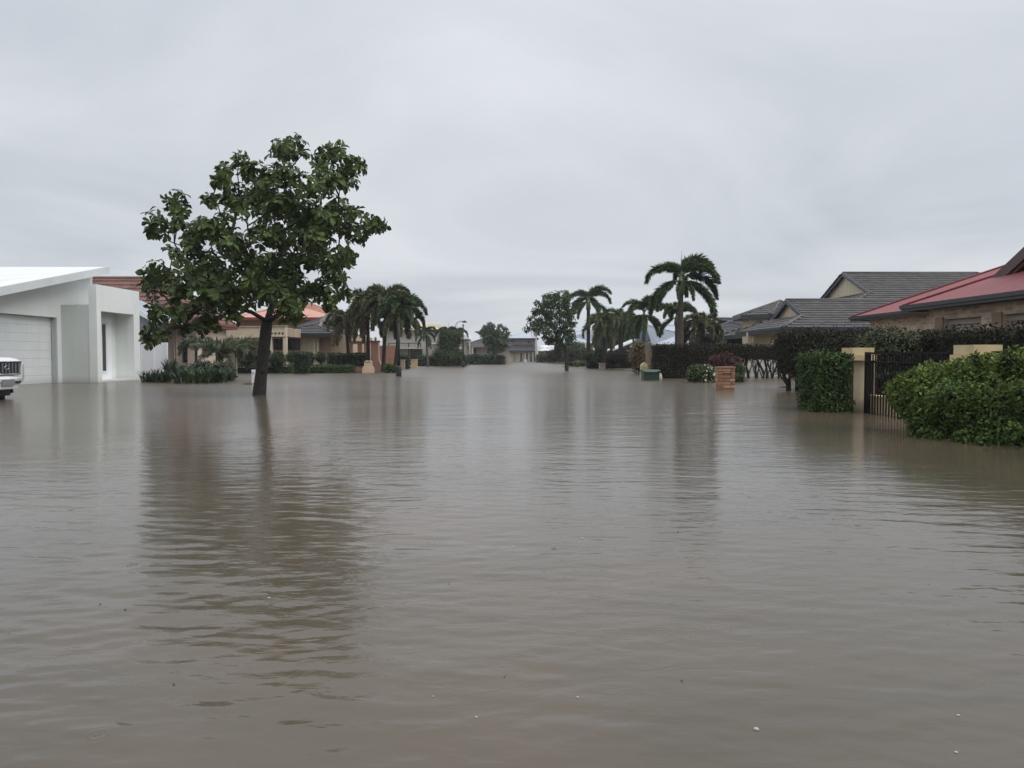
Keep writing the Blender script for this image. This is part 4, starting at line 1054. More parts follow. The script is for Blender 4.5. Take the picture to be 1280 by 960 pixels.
# middle tree
TB2 = wl(708.5, 463.5); Y2 = TB2.y
t = thing('street_tree', TB2, 'round-headed dark street tree rising from the water near the centre', 'tree')
c2 = [(700,30),(640,40)]
crop2 = [(720,130,60),(790,120,60),(830,150,45),(660,140,40),(590,185,30),(640,190,50),(700,200,60),(770,190,60),(830,210,45),(570,250,40),(620,260,50),(690,270,60),(760,270,60),(830,280,60),(870,250,40),(540,320,40),(500,385,30),(560,370,50),(620,340,55),(690,350,60),(760,350,60),(830,360,55),(870,340,40),(600,410,45),(660,420,50),(730,430,55),(800,430,55),(850,420,45),(640,460,35),(690,480,40),(750,490,40),(820,490,40),(860,455,35),(780,520,25)]
bl = []; rg = random.Random(8)
for (cx, cy, r) in crop2:
    px, py = 580+cx/6.4, 350+cy/6.4; ex = (px-697)/34; dm = math.sqrt(max(.05, 1-min(1, ex*ex)*.9))*1.1
    Yb = Y2+rg.uniform(-dm, dm); bl.append((at(px, py, Yb), r/6.4/960*Yb*.95))
grow_tree(t, TB2, at(707.5, 432, Y2), bl, .105, BARK, LF_TREE2, .21, 165, seed=4, nleaf=7, twigs=.15, trunk_mid=at(708, 448, Y2))

# round tree before the dark roof house
Y3 = 88.
t = thing('round_tree', (X_(617, Y3), Y3, 0), 'dense round olive green tree in front of dark roofed house', 'tree')
bl = []; rg = random.Random(9)
for _ in range(34):
    a = rg.uniform(0, 6.28); q = rg.random()**.5; px, py = 618+17*q*math.cos(a), 423+16*q*math.sin(a); Yb = Y3+rg.uniform(-1.4, 1.4); bl.append((at(px, py, Yb), rg.uniform(.36, .58)))
for (px, py) in ((606, 409), (613, 406), (625, 408), (632, 411), (634, 417), (603, 416)): bl.append((at(px, py, Y3), .35))
grow_tree(t, (X_(617, Y3), Y3, -.4), at(617, 440, Y3), bl, .14, BARK, LF_MID, .32, 110, seed=6, nleaf=6, twigs=.05)

# ------------------------------------------------------------------ palms
def frond_mesh(key, length, e0, e1, spread, thick, matl, n=34, plum=6, petiole=.12, seed=0):
    rg = np.random.default_rng(seed); ts = np.linspace(0, 1, 26); pts = [np.zeros(3)]; d = length/25
    for i in range(25):
        e = R(e0+(e1-e0)*ts[i]**1.0); pts.append(pts[-1]+np.array([.05*math.sin(ts[i]*3), math.cos(e), math.sin(e)])*d)
    pts = np.array(pts); b = MB()
    b.tube([Vector(p) for p in pts], [.022*(1-.85*t)+.002 for t in ts], SHAFT, 5)
    P = []; A = []; N = []; Ls = []
    for k in range(n):
        t = petiole+(1-petiole)*(k+.5)/n; i = min(24, int(t*25)); f = t*25-i; p = pts[i]*(1-f)+pts[i+1]*f
        fw = pts[i+1]-pts[i]; fw /= np.linalg.norm(fw); sd = np.array([1., 0, 0]); upv = np.cross(sd, fw); upv /= np.linalg.norm(upv)
        env = thick*min(1, (t-petiole)*5+.35)*(1-.55*max(0, t-.55)/.45)
        for j in range(plum):
            ang = (j+.5)/plum*2*math.pi+rg.uniform(-.35, .35)+k*.4; rd = sd*math.cos(ang)*spread+upv*math.sin(ang)*(1. if math.sin(ang) > 0 else .8)
            a = rd*1.0+fw*.75+np.array([0, 0, -.30]); P.append(p); A.append(a); N.append(upv+rg.normal(size=3)*.4); Ls.append(env*rg.uniform(.75, 1.15))
    P, A, N, Ls = map(np.array, (P, A, N, Ls))
    arr = leaves_arrays(BLADE, P, A, N, Ls, np.full(len(Ls), .026)*(.7+.5*np.minimum(1, Ls/.3)))
    o = leaf_mesh('frond', [(arr, matl)], None, b)
    return o
FRONDS = {}
def get_frond(style, k, m):
    key = (style, k, m.name)
    if key in FRONDS: 
        o = bpy.data.objects.new('frond', FRONDS[key]); C.objects.link(o); return o
    if style == 'fox':   spec = [(1.0, 88, -62), (1.0, 68, -88), (1.0, 36, -92), (1.0, -5, -92)][k]; o = frond_mesh(key, *spec, 1.0, .165, m, 58, 7, seed=k+11)
    elif style == 'shag': spec = [(1.0, 88, -80), (1.0, 68, -108), (1.0, 30, -105), (1.0, -25, -95)][k]; o = frond_mesh(key, *spec, 1.0, .16, m, 44, 6, seed=k+21)
    else: spec = [(1.0, 80, 0), (1.0, 60, -45), (1.0, 40, -70), (1.0, 15, -80)][k]; o = frond_mesh(key, *spec, 1.0, .34, m, 30, 4, seed=k+31)
    FRONDS[key] = o.data; return o
def palm(label, px, ybase, ycrown, Y, trunk_px, flen, fronds, bark=BARK_GREY, m=LF_PALM, style='fox', m2=None, group='palms along the street', name='palm_tree', spear=True, lean=0., crown_px=None):
    rg = random.Random(int(px*7+Y)); top = at(crown_px or px, ycrown, Y); x0 = X_(px, Y); t = thing(name, (x0, Y, 0), label, 'palm tree', group)
    r = trunk_px/2/960*Y; H = top.z
    base = Vector((x0, Y, -.5)); pts = []; rr = []
    for f in np.linspace(0, 1, 22):
        q = base.lerp(Vector((top.x, Y, H-.25)), f); q.x += lean*math.sin(math.pi*f); pts.append(q); rr.append(r*(1.15-.25*f+(.04 if int(f*21) % 2 else -.02)))
    part('trunk', t, lambda b: b.tube(pts, rr, bark, 12))
    part('crownshaft', t, lambda b: b.tube([top-Vector((0, 0, flen*.5)), top-Vector((0, 0, flen*.42)), top-Vector((0, 0, flen*.15)), top+Vector((0, 0, .05))], [r*.97, r*1.35, r*1.15, r*.4], SHAFT if style != 'shag' else bark, 10))
    for (az, k, s) in fronds:
        mm = m2 if (m2 and k == 3) else m
        o = get_frond(style, k, mm); adopt(o, t)
        o.location = top+Vector((0, 0, -.04*k)); o.rotation_euler = (0, rg.uniform(-.08, .08), R(az-90)); sc = flen*s*(1.42 if style != 'lace' else 1.15); o.scale = (sc, sc, sc)
    if spear: part('spear_leaf', t, lambda b: b.tube([top, top+Vector((.02, 0, flen*.35)), top+Vector((.03, 0, flen*.75))], [.02, .014, .003], LF_PALM, 5))
    return t
def ring(n, rg, ks, s0=.85, s1=1.1): return [(360*i/n+rg.uniform(-14, 14), ks[i % len(ks)], rg.uniform(s0, s1)) for i in range(n)]
# azimuth 0 = +x (right in the picture), 90 = away
rg = random.Random(3)
TALL = [(160, 0, .66), (138, 0, .7), (180, 1, .92), (192, 3, 1.0), (206, 3, .9), (176, 3, .85), (20, 0, 1.0), (42, 0, .85), (2, 1, 1.02), (350, 1, .92), (356, 3, 1.05), (343, 3, .95), (12, 2, 1.0), (300, 3, .6), (250, 3, .55), (95, 1, .65), (70, 2, .8)]
palm('tallest palm with arching bushy fronds rising above the dark hedge', 851, 470, 347, 30., 7.2, 1.42, TALL, BARK_GREY, LF_PALM)
palm('smaller palm crown directly behind the tallest palm trunk', 846, 470, 394, 36., 5, 1.0, ring(10, rg, [1, 0, 3]), BARK_GREY, LF_PALM)
palm('shaggy short palm with hanging fronds right of tallest palm', 876, 470, 402, 33., 8, 1.05, ring(16, rg, [1, 2, 2, 3]), BARK_DK, LF_PALM2, 'shag', spear=False)
palm('slim palm with drooping crown left of the tallest palm', 805, 460, 391, 46., 4.4, 1.45, ring(12, rg, [1, 3, 0, 3]), BARK_GREY, LF_PALM)
palm('tall dark trunked palm right behind the middle street tree', 735.5, 456, 375, 56., 4.6, 1.5, [(175, 1, 1.), (5, 0, 1.1), (160, 0, .8), (30, 0, .9), (190, 3, 1.1), (350, 3, 1.15), (225, 3, .9), (310, 3, .9), (90, 1, .9), (2, 1, 1.05), (130, 2, 1.1), (60, 2, 1.)], BARK_DK, LF_PALM)
palm('broad shaggy palm with yellowing skirt left of slim palm', 756, 458, 402, 52., 6, 1.45, ring(18, rg, [1, 2, 1, 3]), BARK_DK, LF_PALM2, 'shag', spear=False)
palm('shaggy palm with dark hanging crown beside broad palm', 776, 458, 400, 55., 6, 1.35, ring(16, rg, [0, 1, 2, 3]), BARK_DK, LF_PALM, 'shag', spear=False)
# left group
palm('low palm with brownish hanging fronds leftmost of left group', 438, 465, 397, 44., 4, 1.25, ring(17, rg, [1, 2, 2, 3]), BARK_DK, LF_PALM2, 'shag', LF_BROWN, spear=False, crown_px=432)
palm('stout palm with heavy drooping skirt above the pink pier', 460, 465, 384, 43., 4.4, 1.5, ring(22, rg, [1, 2, 3, 2, 0]), BARK_DK, LF_PALM2, 'shag', LF_BROWN, spear=False)
palm('tallest palm of left group with two high arching fronds', 478, 465, 374, 42., 4.6, 1.3, [(220, 3, 1.6), (320, 3, 1.6), (275, 2, 1.5), (205, 2, 1.5), (335, 2, 1.5), (160, 0, 1.0), (25, 0, 1.0), (10, 1, 1.), (185, 1, 1.), (200, 2, 1.2), (340, 2, 1.2), (270, 2, 1.1), (230, 2, 1.2), (310, 2, 1.2), (90, 1, 1), (60, 2, 1), (130, 2, 1), (250, 3, 1.3), (290, 3, 1.3)], BARK_DK, LF_PALM2, 'fox', crown_px=483)
palm('palm with wide feathery crown spreading above dark lamp post', 492, 464, 388, 40., 4, 1.3, ring(20, rg, [1, 3, 2, 0, 3]), BARK_DK, LF_PALM, 'fox', LF_PALM2, crown_px=500)
palm('small bushy palm in front of the cream two-storey house', 535, 456, 416, 62., 3, .95, ring(13, rg, [0, 1, 2, 3]), BARK_GREY, LF_PALM, 'shag', spear=False, crown_px=533)
palm('thin feather palm with arched top right of cream house', 560, 455, 412, 70., 3, 1.05, [(170, 1, .7), (10, 1, .75), (175, 2, 1.1), (5, 2, 1.1), (250, 2, 1.2), (300, 2, 1.2), (90, 2, 1), (210, 2, 1.1), (330, 2, 1.1), (270, 3, 1.3)], BARK_GREY, LF_MID, 'fox')
palm('thin feather palm directly left of the distant street lamp', 571, 455, 413, 70., 3, 1.0, [(165, 1, .7), (15, 1, .7), (185, 2, 1.), (355, 2, 1.), (250, 2, 1.1), (300, 2, 1.1), (90, 2, 1), (270, 3, 1.2)], BARK_GREY, LF_PALM, 'fox')
# young weeping palms in the near left garden
palm('young grey-green palm with weeping fronds on pale thin trunk', 295, 472, 433, 31., 2.6, .85, ring(12, rg, [1, 2, 3, 2]), BARK_PALE, LF_PALMG, 'lace', group='young weeping palms in the left garden', spear=False)
palm('young weeping palm in the middle of the left garden', 271, 470, 437, 30., 2.4, .85, ring(12, rg, [1, 2, 1, 3]), BARK_PALE, LF_PALMG, 'lace', group='young weeping palms in the left garden', spear=False)
palm('young brown stemmed palm nearest pink beige house window', 245, 470, 428, 33., 3.4, .8, ring(11, rg, [1, 2, 3, 2]), BARK_DK, LF_PALMG, 'lace', group='young weeping palms in the left garden', spear=False)

# ------------------------------------------------------------------ hedges and shrubs
def hedge(name, label, x0, x1, y0, y1, z0, z1, m, dens, L, cat='hedge', group=None, core=SHADED_TWIG_GREEN, rough=.06, inset=.07, stems=None, wid=.5, extra_sets=()):
    t = thing(name, ((x0+x1)/2, (y0+y1)/2, 0), label, cat, group)
    b = MB(); b.box(x0+inset, x1-inset, y0+inset, y1-inset, z0+inset*.3, z1-inset, core)
    leaf_mesh('foliage', [box_leaves(x0, x1, y0, y1, z0, z1, dens, L, m, rough, wid=wid), *extra_sets], t, b)
    if stems:
        rg = random.Random(int(x0*10)); 
        for i in range(stems):
            def st(b, i=i):
                x = x0+(x1-x0)*(i+.5)/stems+rg.uniform(-.08, .08); y = rg.uniform(y0+.2, y0+.5); p0 = Vector((x, y, -.5))
                for _ in range(5):
                    e = Vector((x+rg.uniform(-.34, .34), y+rg.uniform(-.1, .25), z0+.12)); k = Vector((x+rg.uniform(-.06, .06), y, rg.uniform(0, .25)))
                    b.tube([p0, k, k.lerp(e, .5)+Vector((rg.uniform(-.05, .05), 0, 0)), e], [.035, .028, .02, .013], BARK, 6)
            part('stem', t, st)
    return t
def shrub(name, label, blobs, m, dens, L, cat='shrub', group=None, core=SHADED_TWIG_GREEN, tmpl=LEAF4, wid=.5, sets=(), inner=.25, corek=.78, Y=None, stemz=None):
    c = blobs[0][0]; t = thing(name, (c[0], c[1], 0), label, cat, group); b = MB()
    for i, (c, r) in enumerate(blobs): lump(b, c, [q*corek for q in r], core, i+int(abs(c[0])*10))
    leaf_mesh('foliage', [blob_leaves(blobs, dens, L, m, tmpl, wid, inner), *sets], t, b)
    for c, r in blobs[:2]: part('stem', t, lambda b: b.tube([(c[0], c[1], -.5), (c[0], c[1], c[2])], [.03, .02], BARK, 6))
    return t
def pxblob(px, py, Y, rx, rz, ry=None):
    p = at(px, py, Y); k = Y/960; return ((p.x, p.y, p.z), (rx*k, (ry or rx)*k, rz*k))

# near right: cubed bush, leafy foreground bush, dark hedges
hedge('cubed_bush', 'clipped square green bush left of the cream gate pier', 4.74, 5.235, 11.85, 12.75, -.3, .89, LF_HEDGE, 1900, .058, 'bush', rough=.06, wid=.5)
rg = random.Random(12); bl = []
spots = [(1150, 470, 8.7), (1175, 465, 8.6), (1205, 458, 8.4), (1240, 452, 8.3), (1275, 448, 8.1), (1310, 450, 7.9), (1150, 492, 8.7), (1165, 497, 8.35), (1200, 495, 8.05), (1240, 490, 7.8), (1280, 488, 7.6), (1320, 490, 7.4),
         (1145, 512, 8.6), (1175, 518, 8.2), (1210, 520, 7.9), (1250, 522, 7.65), (1290, 525, 7.45), (1330, 525, 7.3), (1130, 478, 8.9), (1160, 535, 8.2), (1220, 540, 7.7), (1275, 545, 7.4)]
for (px, py, Y) in spots: bl.append(pxblob(px+10+rg.uniform(-4, 4), py+20, Y, 27+rg.uniform(-8, 6), 21+rg.uniform(-6, 6)))
for _ in range(60):
    q = rg.choice(spots); bl.append(pxblob(q[0]+rg.uniform(-22, 22), q[1]+rg.uniform(-13, 14), q[2]+rg.uniform(-.25, .3), rg.uniform(5, 12), rg.uniform(6, 14)))
br = [pxblob(px+10, py+11, Y, 29, 22) for (px, py, Y) in spots if py < 500]
shrub('leafy_bush', 'loose bright green bush in front of black fence at right edge', bl, leaf('murraya_leaf', (.052, .094, .020), (.098, .150, .032)), 2100, .046, 'bush', sets=(blob_leaves(br, 1400, .046, LF_BRIGHT, zmin=.1, inner=.1, up=.9),), wid=.5, inner=.5, corek=.66)
hedge('tall_hedge', 'tall dark hedge behind the black fence beside brick house', 7.3, 8.6, 9.2, 18.2, -.4, 1.24, LF_DARK, 700, .07, core=SHADED_TWIG, rough=.08)
hedge('tall_hedge', 'dark hedge block higher than its neighbours left of brick house', X_(981, 19.3), 9.6, 18.9, 20.1, .42, 1.44, LF_DARK, 900, .07, core=SHADED_TWIG, rough=.12, stems=14)
shrub('pale_bush', 'pale olive bush topping the dark hedge before red roof', [pxblob(1110, 427, 14.0, 26, 17), pxblob(1092, 431, 14.3, 20, 14), pxblob(1130, 430, 13.7, 18, 15), pxblob(1112, 444, 14.0, 32, 20), pxblob(1112, 470, 14.0, 30, 20)], leaf('olive_leaf', (.075, .09, .045), (.11, .12, .06)), 600, .06, 'bush')
hedge('clipped_hedge', 'long dark flat-topped hedge beneath tallest palm', 5.65, 9.0, 29.8, 31.1, -.4, Z_(432.5, 29.8), LF_DARK, 600, .08, core=SHADED_TWIG, rough=.09)
hedge('bare_stemmed_hedge', 'dark hedge with bare twisted stems in front of pale wall', 9.0, 11.5, 29.85, 30.5, .72, Z_(432.5, 29.8), LF_DARK, 600, .08, core=SHADED_TWIG, rough=.08, stems=11)
fl = [pxblob(868, 468, 25.6, 10, 11), pxblob(882, 468, 25.5, 11, 11), pxblob(894, 472, 25.7, 8, 8)]
shrub('flowering_shrub', 'low shrub dotted with white flowers left of brick letterbox', fl, LF_MID, 520, .075, sets=(blob_leaves([fl[1]], 95, .07, LF_FLOWER, LEAF2, 1.0, inner=.05), blob_leaves([fl[0]], 230, .075, LF_LIME, inner=.1)))
shrub('red_shrub', 'straggly red-leaved shrub behind the brick letterbox', [pxblob(893, 452, 27, 9, 9), pxblob(906, 449, 27, 11, 9), pxblob(919, 455, 27.2, 9, 8), pxblob(905, 462, 27, 14, 9)], LF_RED, 330, .085, core=SHADED_TWIG, corek=.5, inner=.5)
shrub('green_shrub', 'small green shrub right of the brick letterbox', [pxblob(924, 462, 26, 8, 8), pxblob(922, 474, 25.8, 9, 8)], LF_MID, 420, .075)

# middle right background shrubs
shrub('dry_shrub', 'dry yellow-brown shrub by timber fence left of green bin', [pxblob(798, 434, 37, 8, 9), pxblob(802, 446, 37, 8, 10), pxblob(793, 446, 37, 7, 9), pxblob(799, 458, 37, 9, 9)], LF_BROWN, 330, .10, core=SHADED_TWIG, corek=.6, inner=.4)
shrub('dark_shrub', 'dark rounded shrub mass below white roofed shed', [pxblob(780, 445, 50, 13, 9), pxblob(766, 447, 50, 10, 8), pxblob(790, 449, 48, 8, 6)], LF_DARK, 240, .12, core=SHADED_TWIG)
shrub('dark_shrub', 'dark green shrubs at the foot of broad shaggy palm', [pxblob(750, 444, 53, 10, 11), pxblob(764, 450, 52, 10, 7), pxblob(738, 447, 54, 9, 8)], LF_MID, 260, .11)
shrub('weeping_shrub', 'blue-grey weeping shrub right of the middle street tree', [pxblob(718, 437, 66, 12, 11), pxblob(728, 442, 66, 9, 9), pxblob(712, 444, 66, 9, 8)], LF_GREY, 170, .15)
shrub('brown_shrub', 'brownish green shrubs left of the middle street tree', [pxblob(690, 444, 100, 9, 6), pxblob(699, 441, 98, 8, 8), pxblob(681, 446, 102, 7, 4)], leaf('rusty_leaf', (.09, .08, .045), (.12, .085, .06)), 110, .2)
hedge('distant_hedge', 'low dark hedge closing the street end beside white shed', X_(672, 104), X_(706, 104), 104, 106, -.4, Z_(444, 104), LF_MID, 110, .18, rough=.14)
hedge('border_hedge', 'low dark border hedge along the water under shaggy palms', X_(738, 54), X_(804, 54), 54, 55.5, -.4, Z_(450, 54), LF_DARK, 240, .11, core=SHADED_TWIG, rough=.10)
hedge('border_hedge', 'low grey-green border hedge behind pale strappy leaves', X_(708, 67), X_(738, 67), 67, 68.5, -.4, Z_(448.5, 67), LF_GREY, 170, .14, rough=.10)
shrub('strappy_plants', 'pale strappy leaves edging the water right of middle tree', [pxblob(722, 454.5, 62, 6, 2.4), pxblob(730, 454, 62, 5, 2.4)], LF_LIME, 300, .2, tmpl=BLADE, wid=.18, cat='plant')

shrub('dense_tree', 'dense dark green tree mass behind the shaggy palms and white shed roof', [pxblob(x, y, 86, rx, rz) for x, y, rx, rz in ((750, 412, 9, 9), (762, 405, 10, 10), (776, 402, 10, 11), (789, 408, 10, 11), (798, 418, 9, 11), (770, 420, 14, 12), (785, 428, 13, 12), (752, 428, 10, 14), (768, 438, 14, 9), (795, 438, 9, 10))], LF_TREE2, 130, .22, 'tree')
shrub('dense_tree', 'dense green tree mass at the street end left of middle tree', [pxblob(x, y, 135, rx, rz) for x, y, rx, rz in ((690, 431, 8, 8), (700, 428, 8, 10), (696, 440, 11, 8), (682, 442, 8, 5))], LF_TREE2, 70, .30, 'tree')
# far left hedges
hedge('distant_hedge', 'dark green hedge in front of the taupe dark roofed house', X_(584, 78), X_(630, 78), 78, 80, -.4, Z_(445, 78), LF_BOX, 120, .16, group=None, rough=.12)
hedge('distant_hedge', 'low dark hedge under small palms before cream house', X_(521, 66), X_(582, 66), 66, 68, -.4, Z_(446, 66), LF_BOX, 130, .15, rough=.12)
shrub('grey_green_bush', 'grey-green bush rising beneath the thin feather palms', [pxblob(557, 420, 64, 8, 9), pxblob(570, 424, 64, 8, 10), pxblob(556, 430, 64, 9, 12), pxblob(566, 436, 64, 9, 11), pxblob(550, 443, 63, 9, 7), pxblob(573, 444, 63, 7, 8), pxblob(562, 447, 63, 12, 7)], LF_MID, 190, .14)
shrub('green_bush', 'bright green bush behind the carport of two-storey house', [pxblob(682, 443, 118, 8, 4), pxblob(690, 444, 118, 6, 4)], LF_LIME, 90, .22)
hedge('clipped_hedge', 'dark clipped hedge just right of the pink pier', X_(473, 51.5), X_(510, 51.5), 51.5, 52.7, -.4, Z_(444.5, 51.5), LF_BOX, 220, .10)
hedge('low_hedge', 'low green box hedge between pink pier and lamp post', X_(480, 39.5), X_(495, 39.5), 39.5, 40.4, -.4, Z_(456, 39.5), LF_HEDGE, 300, .09)

# topiary garden of the parapet house
def topi(label, px0, px1, ytop, ybot, Y, m=LF_BOX, shape='ball', name='topiary_bush'):
    g = 'clipped topiary bushes before the cream house'; pc = (px0+px1)/2
    if shape == 'box': return hedge(name, label, X_(px0, Y), X_(px1, Y), Y, Y+(px1-px0)*Y/960*.8, Z_(ybot, Y), Z_(ytop, Y), m, 300, .085, 'bush', g, rough=.035, inset=.06)
    return shrub(name, label, [pxblob(pc, (ytop+ybot)/2, Y, (px1-px0)/2, (ybot-ytop)/2), pxblob(pc, (ytop*1.3+ybot*.7)/2, Y, (px1-px0)/2*.92, (ybot-ytop)/2*.72)], m, 330, .085, 'bush', g, inner=.12)
topi('dark ball topiary just left of the big tree trunk', 296, 321, 440, 458, 38.2)
topi('broad ball topiary just right of the big tree trunk', 335, 357, 440.5, 461, 38.5)
topi('small dark topiary behind the tall square topiary', 357.5, 370, 440.5, 454, 42)
topi('tall square topiary standing ahead of the others', 366, 384.5, 440.5, 468, 37.6, shape='box')
topi('narrow topiary peeping out right of tall square topiary', 382, 393, 441, 456, 41.5)
topi('goblet shaped topiary beneath the two downpipes', 394, 407.5, 441, 455, 41.5)
topi('square dark hedge block right of goblet topiary', 409, 425, 442, 458, 41.5, shape='box')
topi('square dark hedge block left of the pink pier', 426, 456, 442.5, 458, 42, shape='box')
hedge('low_hedge', 'low box hedge in pale green between ball and square topiary', X_(350, 38.6), X_(366, 38.6), 38.6, 40.4, -.4, Z_(457, 38.6), LF_LIME, 300, .08, rough=.03)
hedge('low_hedge', 'low box hedge right of the tall square topiary', X_(384.5, 38.6), X_(407, 38.6), 38.6, 40.6, -.4, Z_(457.5, 38.6), LF_HEDGE, 300, .08, rough=.03)
hedge('low_hedge', 'low box hedge nearest the peach letterbox', X_(408.5, 38.8), X_(434, 38.8), 38.8, 40.8, -.4, Z_(457.5, 38.8), LF_HEDGE, 300, .08, rough=.03)
hedge('low_hedge', 'low dark hedge beneath the ball topiary left of trunk', X_(292, 38.8), X_(345, 38.8), 38.8, 40, -.4, Z_(458, 38.8), LF_BOX, 260, .085, rough=.04)

# strappy garden by the white house
def strappy(label, px, ybase, height_px, n, spread, m, Y=None, name='spiky_plant', wid=.055, trunk=0.):
    p = wl(px, ybase) if Y is None else Vector((X_(px, Y), Y, 0)); k = p.y/960; Lh = height_px*k
    t = thing(name, (p.x, p.y, 0), label, 'plant', 'spiky plants beside the white house')
    th = rng.random(n)*2*math.pi; el = np.abs(rng.normal(size=n))*.35+.25; el = np.minimum(el, 1.35)
    ax = np.stack([np.cos(th)*np.sin(el)*spread, np.sin(th)*np.sin(el)*spread, np.cos(el)], 1)
    off = np.stack([rng.normal(size=n)*.09*spread, rng.normal(size=n)*.09*spread, np.full(n, trunk)], 1)
    l = Lh*(.6+.5*rng.random(n)); nr = np.stack([-np.cos(th)*np.cos(el), -np.sin(th)*np.cos(el), np.sin(el)], 1)
    T = (np.array([(-.4, 0, 0), (.4, 0, 0), (-.5, .5, .02), (.5, .5, .02), (-.3, .8, -.05), (.3, .8, -.05), (0, 1, -.16)]), [(0, 1, 3, 2), (2, 3, 5, 4), (4, 5, 6)])
    b = MB(); b.tube([(p.x, p.y, -.5), (p.x, p.y, max(.05, trunk))], [.05, .04], BARK, 7)
    leaf_mesh('leaves', [(leaves_arrays(T, np.array(p)+off, ax, nr, l, np.full(n, wid)), m)], t)
    b.build('stem', t); return t
SP = leaf('strappy_leaf', (.04, .065, .04), (.075, .10, .065))
strappy('low spiky plant nearest the white porch, leftmost of its row', 188, 477.5, 19, 70, 1.1, SP)
strappy('low spiky plant second from the white porch', 203, 478, 20, 70, 1.1, SP)
strappy('tall spiky plant against the bright white fence', 213, 477, 27, 80, .8, SP, trunk=.16)
strappy('short spiky plant in front of pink beige wall', 226, 479, 22, 70, 1.1, SP)
strappy('spiky plant at water edge below the brown stemmed palm', 243, 479, 22, 75, 1.1, LF_MID)
strappy('dark spiky plant near the middle of the left garden', 258, 478.5, 22, 75, 1.1, LF_MID)
strappy('dark spiky plant toward the right end of left garden', 274, 478, 21, 75, 1.1, LF_MID)
strappy('last spiky plant of the left garden by pale thin trunk', 286, 476, 18, 60, 1.1, LF_MID)
shrub('garden_shrub', 'grey-green mounded shrub filling the left garden below palms', [pxblob(232, 465, 29.5, 16, 9), pxblob(255, 463, 29.5, 16, 11), pxblob(278, 462, 29.5, 14, 11), pxblob(215, 462, 29.5, 9, 10)], LF_GREY, 300, .10)
shrub('bromeliad_shrub', 'dark low shrub under the young weeping palms', [pxblob(262, 470, 28, 22, 7), pxblob(284, 468, 28.5, 10, 7), pxblob(236, 472, 28, 14, 6)], LF_BOX, 330, .11, tmpl=BLADE, wid=.3)

